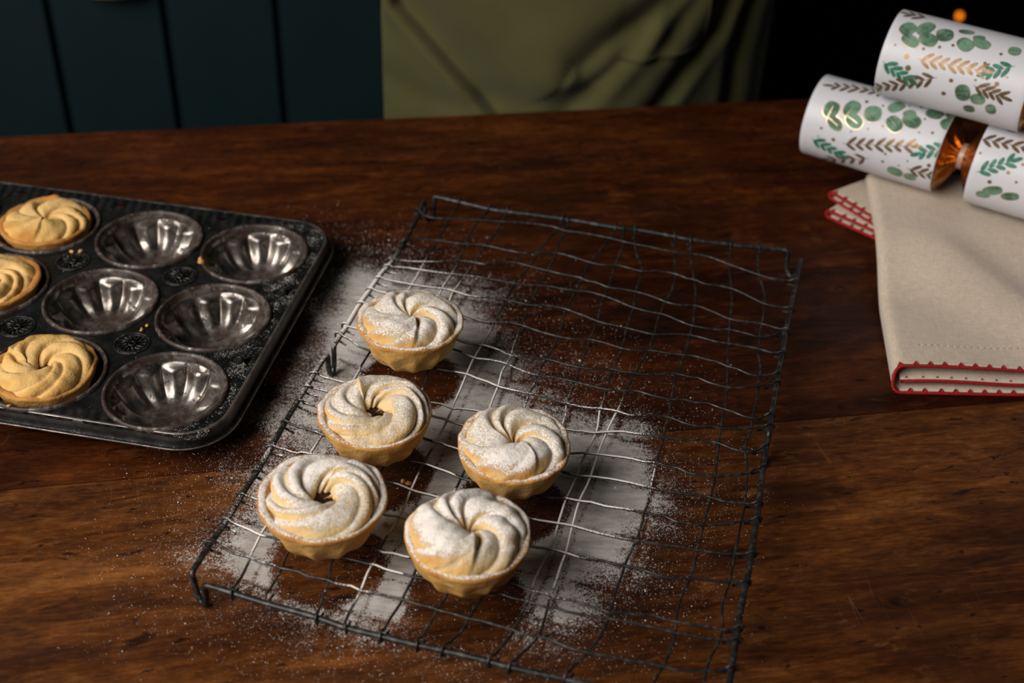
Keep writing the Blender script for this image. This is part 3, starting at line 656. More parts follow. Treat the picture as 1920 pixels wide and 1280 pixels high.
# fluted cup, shared by all twelve
def cup_mesh(n=168, lobes=12):
    pr = np.array([(0.0338, 0.0), (0.0336, 0.0012), (0.0327, 0.0019), (0.0316, 0.0014), (0.0309, 0.0), (0.0304, -0.0030), (0.0296, -0.0052), (0.0272, -0.0100), (0.0240, -0.0145), (0.0195, -0.0182), (0.0145, -0.0202), (0.0090, -0.0209), (0.0050, -0.0211), (0.0, -0.0211)])
    pr = spline(np.c_[pr, np.zeros(len(pr))], 0.0011)[:, :2]; pr[:, 0] = np.maximum(pr[:, 0], 0)
    th = np.arange(n) * 2 * PI / n; P = np.zeros((n, len(pr), 3)); bake = np.zeros((n, len(pr)))
    for j, (r, z) in enumerate(pr):
        amp = 0.15 * float(sstep(-0.0035, -0.0062, z)) * float(sstep(0.004, 0.012, r))
        rr = r * (1 - amp * np.abs(np.sin(lobes * th / 2)) ** 1.15)
        P[:, j] = np.c_[rr * np.cos(th), rr * np.sin(th), np.full(n, z)]
        bake[:, j] = 1.0 * float(sstep(-0.0030, 0.0008, z)) + 0.8 * float(sstep(-0.0178, -0.0209, z)) + 0.10
    return grid('cup', P, M['cup'], True, False, dict(bake=bake))
cupm = cup_mesh()
for i in range(-3, 1):
    for j in range(3):
        o = add('cup', cupm, tin, (i * SP, -j * SP, PZ)); o.rotation_euler = (0, 0, 0.26 * ((i * 3 + j) % 4))
# pressed round medallions between the cups, each a ring, a boss and a few leaves
def medallion():
    out = []
    th = np.linspace(0, 2 * PI, 41)[:-1]
    out.append(tube_vf(np.c_[0.0098 * np.cos(th), 0.0098 * np.sin(th), 0 * th], 0.00055, 6, True))
    out.append(tube_vf(np.c_[0.0084 * np.cos(th), 0.0084 * np.sin(th), 0 * th - 0.0002], 0.00035, 6, True))
    for k in range(16):
        a = k * PI / 8; r0, r1 = (0.0030, 0.0078) if k % 2 else (0.0046, 0.0074)
        P = [[r * math.cos(a + 0.2 * t), r * math.sin(a + 0.2 * t), 0.0001] for t, r in zip((0, 0.5, 1), np.linspace(r0, r1, 3))]
        out.append(tube_vf(P, [0.0003, 0.0007, 0.0003], 6))
    out.append(tube_vf(np.c_[0.0018 * np.cos(th[::4]), 0.0018 * np.sin(th[::4]), 0 * th[::4]], 0.0006, 6, True))
    V, F_ = join_vf(out); return mesh('medallion', V, F_, M['tin'], True, dict(dust=np.full(len(V), 0.35)))
med = medallion()
for i in range(3):
    for j in range(2): add('medallion', med, tin, ((i - 2.5) * SP, -(j + 0.5) * SP, PZ + 0.0003))
# hanging holes near the right-hand margin: a raised eyelet round a dark recess
def eyelet():
    th = np.linspace(0, 2 * PI, 25)[:-1]
    V1, F1 = tube_vf(np.c_[0.0032 * np.cos(th), 0.0032 * np.sin(th), 0 * th + 0.0002], 0.0008, 8, True)
    V2 = np.r_[np.c_[0.0026 * np.cos(th), 0.0026 * np.sin(th), 0 * th + 0.0004], [[0, 0, 0.00015]]]
    F2 = [(k, (k + 1) % 24, 24) for k in range(24)]
    V, F_ = join_vf([(V1, F1), (V2, F2)])
    return mesh('eyelet', V, F_, [M['tin'], M['dark']], True, None, [0] * len(F1) + [1] * 24)
ey = eyelet()
for p in ((525, 550), (444, 676)):
    q = pan_uv(*p); add('eyelet', ey, tin, (q[0], q[1], PZ))
G2 = 'plain pies still in the baking tin'
tin_pies = [((-2, 0), R(20), dict(seam=R(-100), twist=95, hole=0.0022, high=0.0078, lump=0.0022), 'plain golden pie with a broken slumped swirl, in a corner-side cup of the tin', R(75)),
            ((-2, 1), R(150), dict(seam=R(30), twist=150, hole=0.0030, high=0.0090), 'plain golden pie with a tight spiral, in the middle row of the tin', None),
            ((-1, 2), R(-10), dict(seam=R(175), smooth=0.4, twist=150, hole=0.0048, high=0.0088), 'plain golden pie with open brown centre, beside the front rolled edge of the tin', R(10))]
for k, ((i, j), rz, kw, label, chip) in enumerate(tin_pies):
    x, y = i * SP, -j * SP
    pie((PAN_O[0] + c_ * x - s_ * y, PAN_O[1] + s_ * x + c_ * y, PZ - 0.0205 + 0.0008), rz, 301 + 7 * k, label, G2, plain=True, scale=0.965, chip=chip, **kw)

# ------------------------------------------------------------------ crumbs
def crumb(px, py, z, size, seed, label):
    p = at_z(px, py, z); r = np.random.default_rng(seed); nz = Fractal(seed)
    n, m = 9, 6; P = np.zeros((n, m, 3))
    for j in range(m):
        a = PI * j / (m - 1); th = np.arange(n) * 2 * PI / n
        P[:, j] = np.c_[np.sin(a) * np.cos(th), np.sin(a) * np.sin(th) * 0.75, np.full(n, 0.55 * (1 - math.cos(a)))]
    P *= size * (1 + 0.28 * nz(P, 3.0))[..., None]
    o = add('pastry_crumb', grid('pastry_crumb', P, M['crumb'], True), None, p); o.rotation_euler = (0, 0, r.uniform(0, 6))
    tag(o, label, 'crumb', 'pastry crumbs')
crumb(378, 494, PZ + 0.0004, 0.0027, 1, 'large golden crumb beside an empty cup on the tin')
for k, (x, y, s_, t_) in enumerate(((135, 474, 0.0016, 'pale small crumb on a pressed medallion, on the side towards the slumped plain pie'), (151, 474, 0.0018, 'darker small crumb on a pressed medallion, on the side towards an empty cup'))): crumb(x, y, PZ + 0.0008, s_, 10 + k, t_)
for k, (x, y, s_, t_) in enumerate(((266, 620, 0.0015, 'pale crumb between empty cups, touching the edge of a pressed medallion'), (276, 612, 0.0011, 'tiniest pale crumb between empty cups, just off a pressed medallion'))): crumb(x, y, PZ + 0.0004, s_, 20 + k, t_)
crumb(19, 762, PZ + 0.001, 0.0013, 30, 'tiny crumb on the tin tray below the open-centred plain pie')
for k, (x, y, s_, t_) in enumerate(((756, 904, 0.0018, 'amber crumb under the rack, the lighter one of a touching pair'), (767, 908, 0.0021, 'amber crumb under the rack, the larger one of a touching pair'), (722, 985, 0.0015, 'lone amber crumb under the rack between the two most sugared pies'))): crumb(x, y, 0.0006, s_, 40 + k, t_)
crumb(1165, 612, RZ + 0.0022, 0.0008, 50, 'tiny crumb stuck on a bare rack wire')

# ------------------------------------------------------------------ napkins
def folded_napkin(name, label, cat, group, Fc, ex, ey, Wd, D, z0, th, lift=None, wav=0.0, seed=1, ni=90, nj=50, inner=False, trim_r=0.00105, sp=0.0088, stag=0.0):
    """cloth folded in two: upper layer, rounded fold on the left, lower layer; scalloped red edging along the open front"""
    e = tag(empty(name, (Fc[0], Fc[1], 0)), label, cat, group); nz = Fractal(seed)
    rad = th / 2; arc = 9
    prof = [(x, z0 + th) for x in np.linspace(Wd, rad, ni)] + [(rad - rad * math.sin(a), z0 + rad + rad * math.cos(a)) for a in np.linspace(0, PI, arc)[1:-1]] + [(x, z0) for x in np.linspace(rad, Wd, ni // 2)]
    prof = np.array(prof); n = len(prof)
    js = np.linspace(0, D, nj)
    def place(x, j, z, top):
        q = ex * x + ey * (j + (stag * (z - z0) / th if stag else 0) * math.exp(-j / 0.03)); z = z + (lift(x, j) if lift else 0)
        if top: z = z + wav * nz(np.array([[q[0], q[1], 0.0]]), 26)[0] + 0.35 * wav * nz(np.array([[q[0], q[1], 0.3]]), 75)[0] * math.exp(-j / 0.06)
        return (q[0], q[1], z)
    P = np.array([[place(x, j, z, 1.0 if k < ni + arc // 2 else 0) for j in js] for k, (x, z) in enumerate(prof)])
    cl = add('cloth', grid('cloth', P, M['linen']), e)
    so = cl.modifiers.new('thickness', 'SOLIDIFY'); so.thickness = 0.0009; so.offset = 0
    lines = [P[:, 0]]
    if inner:
        xs = np.linspace(rad * 0.9, Wd, ni)
        Q = np.array([[place(x, j, z0 + th * 0.5 + 0.0006 * math.sin(x * 60), 0) for j in js] for x in xs])
        il = add('inner_layer', grid('inner_layer', Q, M['linen']), e)
        so = il.modifiers.new('thickness', 'SOLIDIFY'); so.thickness = 0.0020; so.offset = 0
        lines.append(Q[:, 0])
        dash = [tube_vf(np.array([place(x, 0.0235, z0 + th + 0.0006, 1.0), place(x + 0.0026, 0.0235, z0 + th + 0.0007, 1.0)]), 0.00035, 5) for x in np.arange(0.016, Wd - 0.004, 0.0040)]
        V, F_ = join_vf(dash); add('hem_stitching', mesh('hem_stitching', V, F_, M['linen']), e)
        # stitched hem line on the upper layer
    for L in lines:
        L = spline(L, 0.0012); L = L - np.r_[ey, 0] * 0.0006 * 1.0
        out = [tube_vf(L, trim_r, 6)]
        s = np.r_[0, np.cumsum(np.linalg.norm(np.diff(L, axis=0), axis=1))]
        for t in np.arange(sp * 0.4, s[-1] - sp * 0.3, sp):
            i = int(np.searchsorted(s, t)); i = min(max(i, 1), len(L) - 2); T = L[i + 1] - L[i - 1]; T /= np.linalg.norm(T)
            upv = np.r_[ey, 0] * 0.0030 + np.array([0, 0, 0.0007]); a = L[i] - T * 0.0016; b = L[i] + T * 0.0016; c = L[i] + upv
            out.append(tube_vf(spline(np.array([a, a * 0.4 + c * 0.6, c, b * 0.4 + c * 0.6, b]), 0.0012), trim_r * 0.72, 5))
        V, F_ = join_vf(out); add('scalloped_trim', mesh('scalloped_trim', V, F_, M['thread']), e, None)['label'] = 'red crocheted scalloped edging'
    return e
GN = 'folded linen napkins'
e1 = at_z(1640, 441, 0.002)[:2] - at_z(1551, 401, 0.002)[:2]; e1 /= np.linalg.norm(e1); e2 = np.array([-e1[1], e1[0]])
K = at_z(1550, 400, 0.003)[:2]
folded_napkin('linen_napkin', 'folded natural linen napkin with red edging, at the very bottom of the napkin pile', 'napkin', GN, K, e1, e2, 0.105, 0.11, 0.0010, 0.0052, seed=5, ni=40, nj=24)
K2 = at_z(1557, 362, 0.011)[:2]
e1b = at_z(1640, 412, 0.010)[:2] - at_z(1557, 362, 0.010)[:2]; e1b /= np.linalg.norm(e1b); e2b = np.array([-e1b[1], e1b[0]])
folded_napkin('linen_napkin', 'folded natural linen napkin with red edging, in the middle of the napkin pile', 'napkin', GN, K2, e1b, e2b, 0.105, 0.085, 0.0078, 0.0050, seed=6, ni=40, nj=24)
TA = 0.0105
FA = at_z(1674, 722, 0.006)[:2]; BA = at_z(1627, 322, 0.0285)[:2]
eyA = BA - FA; DA = float(np.linalg.norm(eyA)); eyA /= DA
exA = at_z(1919, 727, 0.009)[:2] - at_z(1690, 722, 0.009)[:2]; exA /= np.linalg.norm(exA)
q1, q2 = at_z(1680, 418, 0.03)[:2] - FA, at_z(1920, 540, 0.03)[:2] - FA
def drape(x, j):  # lift over the lower napkins, plus a crest added so its back slope darkens
    q = exA * x + eyA * j; e_ = q2 - q1; w_ = q - q1; d_ = (e_[0] * w_[1] - e_[1] * w_[0]) / np.linalg.norm(e_); t_ = (w_ @ e_) / (e_ @ e_)
    return 0.0165 * float(sstep(0.070, 0.150, j)) + 0.0085 * math.exp(-(d_ / (0.030 if d_ < 0 else 0.020)) ** 2) * float(sstep(-0.05, 0.5, t_)) * float(sstep(-0.09, -0.02, d_ + 0.0))
folded_napkin('linen_napkin', 'wide folded natural linen napkin with red edging lying on top of the pile', 'napkin', GN, FA, exA, eyA, 0.27, DA, 0.0012, TA,
              lift=drape, wav=0.0019, seed=8, ni=110, nj=64, inner=True, stag=0.0075)

# ------------------------------------------------------------------ crackers
CR = 0.0285
def tube_frame(p0, p1, z):
    A = at_z(*p0, z); B = at_z(*p1, z); a = B - A; a[2] = 0; a /= np.linalg.norm(a)
    e = np.array([a[1], -a[0], 0.0])                       # horizontal, towards the camera
    return A, a, e
def hit(px, py, A, a, e):
    """pixel -> (s, angle) on the tube whose axis starts at A"""
    d = ray(px, py); o = CAM - A; up = np.array([0, 0, 1.0])
    dx, dz, ox, oz = d @ e, d @ up, o @ e, o @ up
    qa, qb, qc = dx * dx + dz * dz, dx * ox + dz * oz, ox * ox + oz * oz - CR * CR
    D = max(qb * qb - qa * qc, 0.0); t = (-qb - math.sqrt(D)) / qa
    p = o + d * t; return np.array([p @ a, math.atan2(p[2], p @ e) * CR])
def blade(base, tip, w, n=18, sharp=0.85):
    """leaf outline in (s, t) metres"""
    base, tip = np.asarray(base), np.asarray(tip); d = tip - base; L = np.linalg.norm(d); d = d / L; nn = np.array([-d[1], d[0]]); P = []
    for k in range(n):
        a = 2 * PI * k / n; u = 0.5 - 0.5 * math.cos(a); P.append(base + d * (u * L) + nn * (math.copysign(abs(math.sin(a)) ** sharp, math.sin(a)) * w / 2))
    return np.array(P)
class Print:
    def __init__(s): s.V, s.F, s.m, s.b = [], [], [], 0
    def poly(s, pts, mi, lift):
        """fan of an outline with a few inner rings so that it follows the curved card"""
        c = pts.mean(0); n = len(pts); rings = [c + (pts - c) * t for t in (1.0, 0.66, 0.33)]
        for r in rings: s.V += [(q[0], q[1], lift) for q in r]
        s.V.append((c[0], c[1], lift))
        for l in range(2):
            for k in range(n): s.F.append((s.b + l * n + k, s.b + l * n + (k + 1) % n, s.b + (l + 1) * n + (k + 1) % n, s.b + (l + 1) * n + k)); s.m.append(mi)
        for k in range(n): s.F.append((s.b + 2 * n + k, s.b + 2 * n + (k + 1) % n, s.b + 3 * n)); s.m.append(mi)
        s.b += 3 * n + 1
    def line(s, a, b, w, mi, lift):
        a, b = np.asarray(a), np.asarray(b); d = b - a; L = np.linalg.norm(d); n = max(2, int(L / 0.003)); nn = np.array([-d[1], d[0]]) / (L + 1e-9) * w / 2
        for k in range(n + 1):
            q = a + d * k / n; s.V += [(*(q - nn), lift), (*(q + nn), lift)]
        for k in range(n): s.F.append((s.b + 2 * k, s.b + 2 * k + 1, s.b + 2 * k + 3, s.b + 2 * k + 2)); s.m.append(mi)
        s.b += 2 * n + 2
    def euca(s, base, tip, w):
        base, tip = np.asarray(base), np.asarray(tip); d = tip - base; L = np.linalg.norm(d); u = d / L
        s.poly(blade(base - u * 0.0004, tip + u * 0.0004, w + 0.0009, 20, 0.72), 1, 0.00010)
        s.poly(blade(base, tip, w, 20, 0.72), 0, 0.00020)
        s.line(base, base + d * 0.72, 0.00045, 1, 0.00030)
    def sprig(s, a, b, n, length, mi, wid=0.0019):
        a, b = np.asarray(a), np.asarray(b); d = b - a; L = np.linalg.norm(d); u = d / L; nn = np.array([-u[1], u[0]])
        s.line(a, b, 0.00035, mi, 0.00014)
        for k in range(n):
            q = a + d * (k + 0.35) / n
            for sg in (-1, 1):
                dirv = u * 0.80 + nn * sg * 0.60; dirv /= np.linalg.norm(dirv)
                q2 = q + u * (0.0012 if sg > 0 else 0.0)
                s.poly(blade(q2, q2 + dirv * length * (1 - 0.1 * (k % 3)), wid, 12, 1.0), mi, 0.00018)
        s.poly(blade(b, b + u * length, wid, 12, 1.0), mi, 0.00018)
    def dot(s, c, r): s.poly(np.asarray(c) + r * np.c_[np.cos(np.arange(10) * PI / 5), np.sin(np.arange(10) * PI / 5)], 2, 0.00016)
    def mesh(s, name, a, e, s_max):
        V = np.array(s.V); up = np.array([0, 0, 1.0]); Vs, Fs, ms, b = [], [], [], 0
        for shift in (0.0, PI):                              # the same print again on the other side
            ang = V[:, 1] / CR + shift; r = CR + V[:, 2]
            P = np.clip(V[:, :1], 0.0005, s_max - 0.0005) * a + (r * np.cos(ang))[:, None] * e + (r * np.sin(ang))[:, None] * up
            Vs.append(P); Fs += [tuple(i + b for i in f) for f in s.F]; ms += s.m; b += len(P)
        return mesh(name, np.vstack(Vs), Fs, [M['leaf'], M['goldline'], M['gold'], M['sprig']], True, None, ms)
def card_tube(L, a, e, n=96):
    th = np.arange(n) * 2 * PI / n; rows = [(0.0, CR - 0.0007), (0.0, CR - 0.0001), (0.0002, CR)] + [(s, CR) for s in np.linspace(0.004, L - 0.004, 14)] + [(L - 0.0002, CR), (L, CR - 0.0001), (L, CR - 0.0007)] + [(s, CR - 0.0007) for s in np.linspace(L, 0.0, 8)][1:-1]
    up = np.array([0, 0, 1.0])
    P = np.array([[a * s + e * r * math.cos(t) + up * r * math.sin(t) for t in th] for s, r in rows])
    m = len(rows); F_ = grid_faces(m, n, True, True)
    return mesh('card_tube', P.reshape(-1, 3), F_, M['paper'])
def foil_neck(L, a, e, n=72, pleats=9, seed=1):
    th = np.arange(n) * 2 * PI / n; up = np.array([0, 0, 1.0]); nz = Fractal(seed); rows = []
    for t in np.linspace(0, 1, 25):
        k = abs(2 * t - 1); r = 0.0062 + (CR - 0.0016 - 0.0062) * k ** 1.25
        rows.append([a * (t * L) + (e * math.cos(q) + up * math.sin(q)) * r * (1 + 0.16 * (1 - k ** 3) * math.cos(pleats * q + 2.2 * t) + 0.05 * (1 - k) * math.sin(17 * q)) for q in th])
    return grid('foil_neck', np.array(rows), M['foil'], False, True)
def ring_band(s, r, w, a, e):
    th = np.linspace(0, 2 * PI, 33)[:-1]; up = np.array([0, 0, 1.0])
    out = [tube_vf(np.array([a * (s + o) + (e * math.cos(q) + up * math.sin(q)) * r for q in th]), w, 6, True) for o in (-0.0011, 0.0, 0.0011)]
    return join_vf(out)
CRK_GROUP = 'leaf-printed crackers'
L1, GAP = 0.094, 0.0225
def cracker(A, a, e, label, prints, L_end=L1, L_mid=0.125):
    c = tag(empty('party_cracker', A), label, 'cracker', CRK_GROUP)
    s = 0.0
    for k, (kind, L) in enumerate((('end_tube', L_end), ('foil_neck', GAP), ('barrel', L_mid), ('foil_neck', GAP), ('end_tube', L_end))):
        if kind == 'foil_neck':
            o = add('foil_neck', foil_neck(L, a, e, seed=k), c, a * s); V, F_ = ring_band(L / 2, 0.0082, 0.0008, a, e); add('tie_thread', mesh('tie_thread', V, F_, M['ribbon']), o)
        else:
            o = add(kind, card_tube(L, a, e), c, a * s)
            pr = prints.get(k)
            if pr: add('printed_leaves', pr.mesh('printed_leaves', a, e, L), o)['kind'] = 'stuff'
        s += L
    return c
def build_print(A, a, e, org, sc, euca, gold, green, dots, s_off=0.0):
    p = Print(); H_ = lambda q: hit(org[0] + q[0] / sc, org[1] + q[1] / sc, A, a, e) - np.array([s_off, 0])
    k = 0.0000720 * 6.0 / sc
    for b, t, w in euca: p.euca(H_(b), H_(t), w * k)
    for b, t, n in gold: p.sprig(H_(b), H_(t), max(2, n - 1), 0.0082, 2, 0.0025)
    for b, t, n in green: p.sprig(H_(b), H_(t), n, 0.0080, 3, 0.0030)
    for x, y, r in dots: p.dot(H_((x, y)), r * k * 0.95)
    return p
CZ1 = 0.0105 + 0.0012 + 0.0165 + 0.0026 + CR
A1, a1, ev1 = tube_frame((1530, 214), (1771, 283), CZ1)
pr1 = build_print(A1, a1, ev1, (1500, 120), 6.0,
    [((310, 600), (400, 430), 150), ((320, 600), (470, 730), 110), ((515, 590), (650, 430), 140), ((530, 580), (690, 700), 130), ((725, 560), (915, 560), 160), ((1000, 520), (1170, 450), 110), ((1000, 600), (1120, 750), 130), ((1165, 580), (1300, 550), 95), ((1170, 590), (1345, 690), 130), ((1290, 400), (1450, 460), 70), ((1600, 590), (1420, 540), 110), ((1600, 590), (1490, 480), 75), ((1750, 640), (1670, 550), 90), ((1740, 650), (1590, 700), 130), ((985, 1180), (1150, 1240), 110), ((1170, 1262), (1300, 1275), 90)],
    [((1030, 345), (390, 250), 7), ((480, 890), (1240, 925), 8), ((780, 1060), (350, 1070), 5), ((1200, 1170), (1480, 1250), 4)],
    [((130, 830), (430, 1005), 4), ((1660, 935), (1370, 1000), 3)],
    [(750, 425, 18), (935, 470, 13), (240, 720, 14), (375, 850, 20), (205, 810, 10), (575, 760, 10), (765, 730, 13), (930, 700, 12), (1490, 775, 15), (1340, 770, 10), (1310, 900, 12), (960, 1010, 13), (930, 1095, 15), (1210, 1090, 10), (1110, 1140, 10), (1450, 1140, 20), (1570, 1060, 14), (1405, 620, 12), (1230, 475, 10), (1360, 490, 14), (1155, 375, 16), (875, 365, 10)])
A1b = A1 + a1 * (L1 + GAP)
pr1b = build_print(A1b, a1, ev1, (1660, 190), 6.4,
    [((1210, 230), (1400, 230), 130), ((1540, 230), (1530, 370), 170), ((1545, 225), (1700, 215), 90), ((1170, 1080), (1400, 1060), 90), ((1390, 1140), (1600, 1140), 80), ((1090, 1110), (1250, 1120), 80), ((1760, 300), (1900, 330), 130), ((1950, 330), (2100, 380), 130)],
    [((1130, 440), (1700, 560), 6), ((1760, 600), (2200, 680), 5)], [((1090, 850), (1500, 725), 4), ((1900, 860), (2200, 800), 3)],
    [(1140, 620, 15), (1475, 855, 20), (1250, 965, 22), (1570, 970, 14), (1650, 760, 15), (1800, 800, 15), (1950, 700, 15)])
cracker(A1, a1, ev1, 'white eucalyptus-printed cracker lying on the napkins, its open end over the table', {0: pr1, 2: pr1b, 4: pr1})
CZ2 = CZ1 + 0.0588
A2, a2, ev2 = tube_frame((1671, 98), (1893, 155), CZ2)
nd = (A2 - A1) @ -ev1
pr2 = build_print(A2, a2, ev2, (1600, 0), 6.0,
    [((540, 370), (690, 280), 130), ((560, 400), (720, 520), 100), ((730, 380), (900, 270), 120), ((755, 400), (930, 490), 120), ((935, 395), (1125, 390), 140), ((1190, 350), (1360, 370), 60), ((1200, 440), (1320, 560), 120), ((1350, 430), (1480, 430), 65), ((1360, 450), (1530, 530), 100), ((1750, 560), (1880, 590), 90), ((1150, 1050), (1310, 1040), 150), ((1400, 1170), (1400, 1060), 120), ((1240, 1220), (1360, 1225), 80), ((1490, 1230), (1600, 1230), 100)],
    [((720, 660), (1440, 790), 8), ((940, 870), (280, 980), 8), ((1350, 960), (1650, 1080), 5), ((840, 215), (640, 165), 2)],
    [((330, 690), (610, 885), 4), ((1820, 745), (1530, 815), 3)],
    [(600, 635, 25), (615, 765, 28), (970, 530, 15), (1120, 510, 15), (790, 550, 15), (470, 505, 12), (1100, 905, 20), (1015, 1050, 22), (1615, 945, 22), (1480, 710, 15), (1660, 610, 15), (1375, 900, 12), (1730, 870, 12), (705, 890, 12), (1150, 810, 10)])
cracker(A2, a2, ev2, 'white eucalyptus-printed cracker stacked on top of the other cracker', {0: pr2, 2: pr1b, 4: pr1})
# ------------------------------------------------------------------ person in an olive apron
PCEN = np.array([at_y(1118, 100, 1.02)[0] , 0.0]); PCEN[1] = float((EDGE_V + 0.185 + TU[1] * 0 - PCEN[0] * TV[0]) / TV[1])
person = tag(empty('person', (PCEN[0], PCEN[1], ZF), TYAW + PI), 'person in black clothes and olive green apron standing behind the table', 'person')
# body: local frame, facing -y of the parent after the half turn -> local +y is towards the table
J = dict(pelvis=(0, 0, 0.93, .135, .105), waist=(0, -.005, 1.08, .125, .095), chest=(0, -.01, 1.28, .150, .110), neckb=(0, -.01, 1.43, .075, .07), neck=(0, 0, 1.50, .052, .052), headb=(0, .015, 1.58, .070, .082), head=(0, .015, 1.67, .080, .095), crown=(0, .005, 1.755, .055, .065))
vs_, es_, rs_ = [], [], []
def jv(p, r): vs_.append(p); rs_.append(r); return len(vs_) - 1
ids = {}
for k, (x, y, z, a, b) in J.items(): ids[k] = jv((x, y, z), (a, b))
ch = list(J); es_ += [(ids[a], ids[b]) for a, b in zip(ch[:-1], ch[1:])]
for sx in (-1, 1):
    hip = jv((sx * .085, 0, .84), (.088, .092)); knee = jv((sx * .095, .01, .48), (.058, .060)); calf = jv((sx * .095, -.01, .33), (.055, .056)); ank = jv((sx * .095, -.01, .09), (.036, .038)); toe = jv((sx * .11, .13, .035), (.038, .028))
    es_ += [(ids['pelvis'], hip), (hip, knee), (knee, calf), (calf, ank), (ank, toe)]
    sh = jv((sx * .175, -.015, 1.385), (.055, .055)); el = jv((sx * .215, -.13, 1.14), (.040, .040)); wr = jv((sx * .07, -.185, 0.99), (.026, .024)); palm = jv((sx * .03, -.195, 0.965), (.026, .018))
    es_ += [(ids['chest'], sh), (sh, el), (el, wr), (wr, palm)]
    for k in range(4):
        f1 = jv((sx * (.005 - .004 * k), -.198 - .004 * k, 0.975 - .016 * k), (.009, .009)); f2 = jv((sx * (-.026 - .003 * k), -.192 - .004 * k, 0.968 - .016 * k), (.008, .008))
        es_ += [(palm, f1), (f1, f2)]
    t1 = jv((sx * .030, -.200, 0.995), (.010, .010)); t2 = jv((sx * .008, -.203, 1.008), (.009, .009)); es_ += [(palm, t1), (t1, t2)]
me = bpy.data.meshes.new('body'); me.from_pydata(vs_, es_, []); body = add('body', me, person)
sm = body.modifiers.new('skin', 'SKIN'); sm.use_smooth_shade = True
for v, r in zip(me.skin_vertices[0].data, rs_): v.radius = r
me.skin_vertices[0].data[0].use_root = True
ss = body.modifiers.new('sub', 'SUBSURF'); ss.levels = 2; ss.render_levels = 2
bm_ = Nodes('clothes_and_skin'); zc = bm_.n('ShaderNodeSeparateXYZ'); bm_.link(bm_.coord('Object'), zc.inputs[0])
face = bm_.rng(zc.outputs[2], 1.485, 1.49, 0, 1)
hands = bm_.math('MULTIPLY', bm_.rng(zc.outputs[1], -0.178, -0.172, 1.0, 0.0), bm_.rng(zc.outputs[2], 0.98, 0.985, 1.0, 0.0))
me.materials.append(bm_.set(Base_Color=bm_.mix(bm_.math('MAXIMUM', face, hands), (0.008, 0.009, 0.009), (0.50, 0.30, 0.22)), Roughness=0.8))
def blob(name, c, r, mat, parent, n=16, m=10):
    P = np.zeros((n, m, 3)); th = np.arange(n) * 2 * PI / n
    for j in range(m):
        a = PI * j / (m - 1); P[:, j] = np.c_[c[0] + r[0] * math.sin(a) * np.cos(th), c[1] + r[1] * math.sin(a) * np.sin(th), np.full(n, c[2] - r[2] * math.cos(a))]
    return add(name, grid(name, P, mat, True), parent)
blob('hair', (0, -.025, 1.695), (.093, .098, .100), M['hair'], person)
blob('nose', (0, .118, 1.645), (.012, .018, .022), M['skin'], person)
for sx in (-1, 1): blob('eye', (sx * .032, .094, 1.675), (.012, .012, .009), M['hair'], person); blob('ear', (sx * .084, .012, 1.655), (.010, .022, .032), M['skin'], person)
blob('mouth', (0, .100, 1.605), (.024, .010, .006), M['thread'], person)
# apron: a wide cloth wrapped round the front of the body, with deep diagonal folds
cP, sP = math.cos(TYAW + PI), math.sin(TYAW + PI)
def to_person(p): d = p[:2] - PCEN; return np.array([cP * d[0] + sP * d[1], -sP * d[0] + cP * d[1], p[2] - ZF])
YA = float(PCEN[1] - 0.135)
def pa(px, py): q = to_person(at_y(px, py, YA)); return np.array([q[0], q[2]])
xl, xr = pa(726, 110)[0], pa(1535, 110)[0]
folds = [  # polyline in the photo, depth, width on one side and the other
    ([(735, -60), (760, 40), (830, 110), (900, 180), (935, 220), (1000, 290)], -0.017, 0.006, 0.026),
    ([(1340, -40), (1220, 30), (1130, 80), (1085, 115)], -0.009, 0.016, 0.008),
    ([(1205, 70), (1150, 120), (1090, 170), (1050, 215)], -0.008, 0.014, 0.007),
    ([(1470, -60), (1420, 30), (1370, 100), (1290, 170), (1200, 260)], -0.009, 0.012, 0.007),
    ([(1500, 0), (1450, 90), (1420, 180), (1410, 260)], -0.008, 0.008, 0.010),
    ([(1240, 100), (1290, 40), (1330, 10)], -0.004, 0.008, 0.008),
    ([(740, 190), (850, 215), (980, 190), (1100, 165)], -0.004, 0.012, 0.014),
]
FL = [(np.array([pa(*p) for p in L]), d, w1, w2) for L, d, w1, w2 in folds]
def crease(x, z):
    q = np.array([x, z]); out = 0.0
    for L, d, w1, w2 in FL:
        best, sg = 1e9, 1
        for a, b in zip(L[:-1], L[1:]):
            e_ = b - a; t = np.clip((q - a) @ e_ / (e_ @ e_), 0, 1); w = q - a - t * e_; dd = math.hypot(*w)
            if dd < best: best, sg = dd, (1 if e_[0] * w[1] - e_[1] * w[0] > 0 else -1)
        w = w1 if sg > 0 else w2; out += d * math.exp(-(best / w) ** 2) + 0.35 * abs(d) * math.exp(-((best - 2.0 * w) / (1.2 * w)) ** 2)
    return out
xm = (xl + xr) / 2; hw = abs(xr - xl) / 2
nzA = Fractal(77)
zs = np.r_[np.linspace(0.42, 0.66, 14), np.linspace(0.68, 1.0, 90), np.linspace(1.02, 1.33, 16)]; ts = np.linspace(-1, 1, 190)
def apron_pt(t, z, off=0.0):
    wid = hw if z < 1.02 else hw * (1 - 0.55 * float(sstep(1.02, 1.30, z)))
    x = xm + wid * t; th_ = t * 1.12
    y = 0.138 - 0.085 * (1 - math.cos(th_)) / (1 - math.cos(1.12)) + (0.012 if z > 1.02 else 0.0) * 0
    y += crease(x, z) * (1 if z < 1.03 else 0.3) + 0.0025 * nzA(np.array([[x, z, 0.0]]), 16)[0]
    return (x, y + off, z)
P = np.array([[apron_pt(t, z) for z in zs] for t in ts])
ap = add('apron', grid('apron', P, M['apron']), person); ap['label'] = 'olive green canvas apron with diagonal folds'
so = ap.modifiers.new('thickness', 'SOLIDIFY'); so.thickness = 0.0016; so.offset = 0
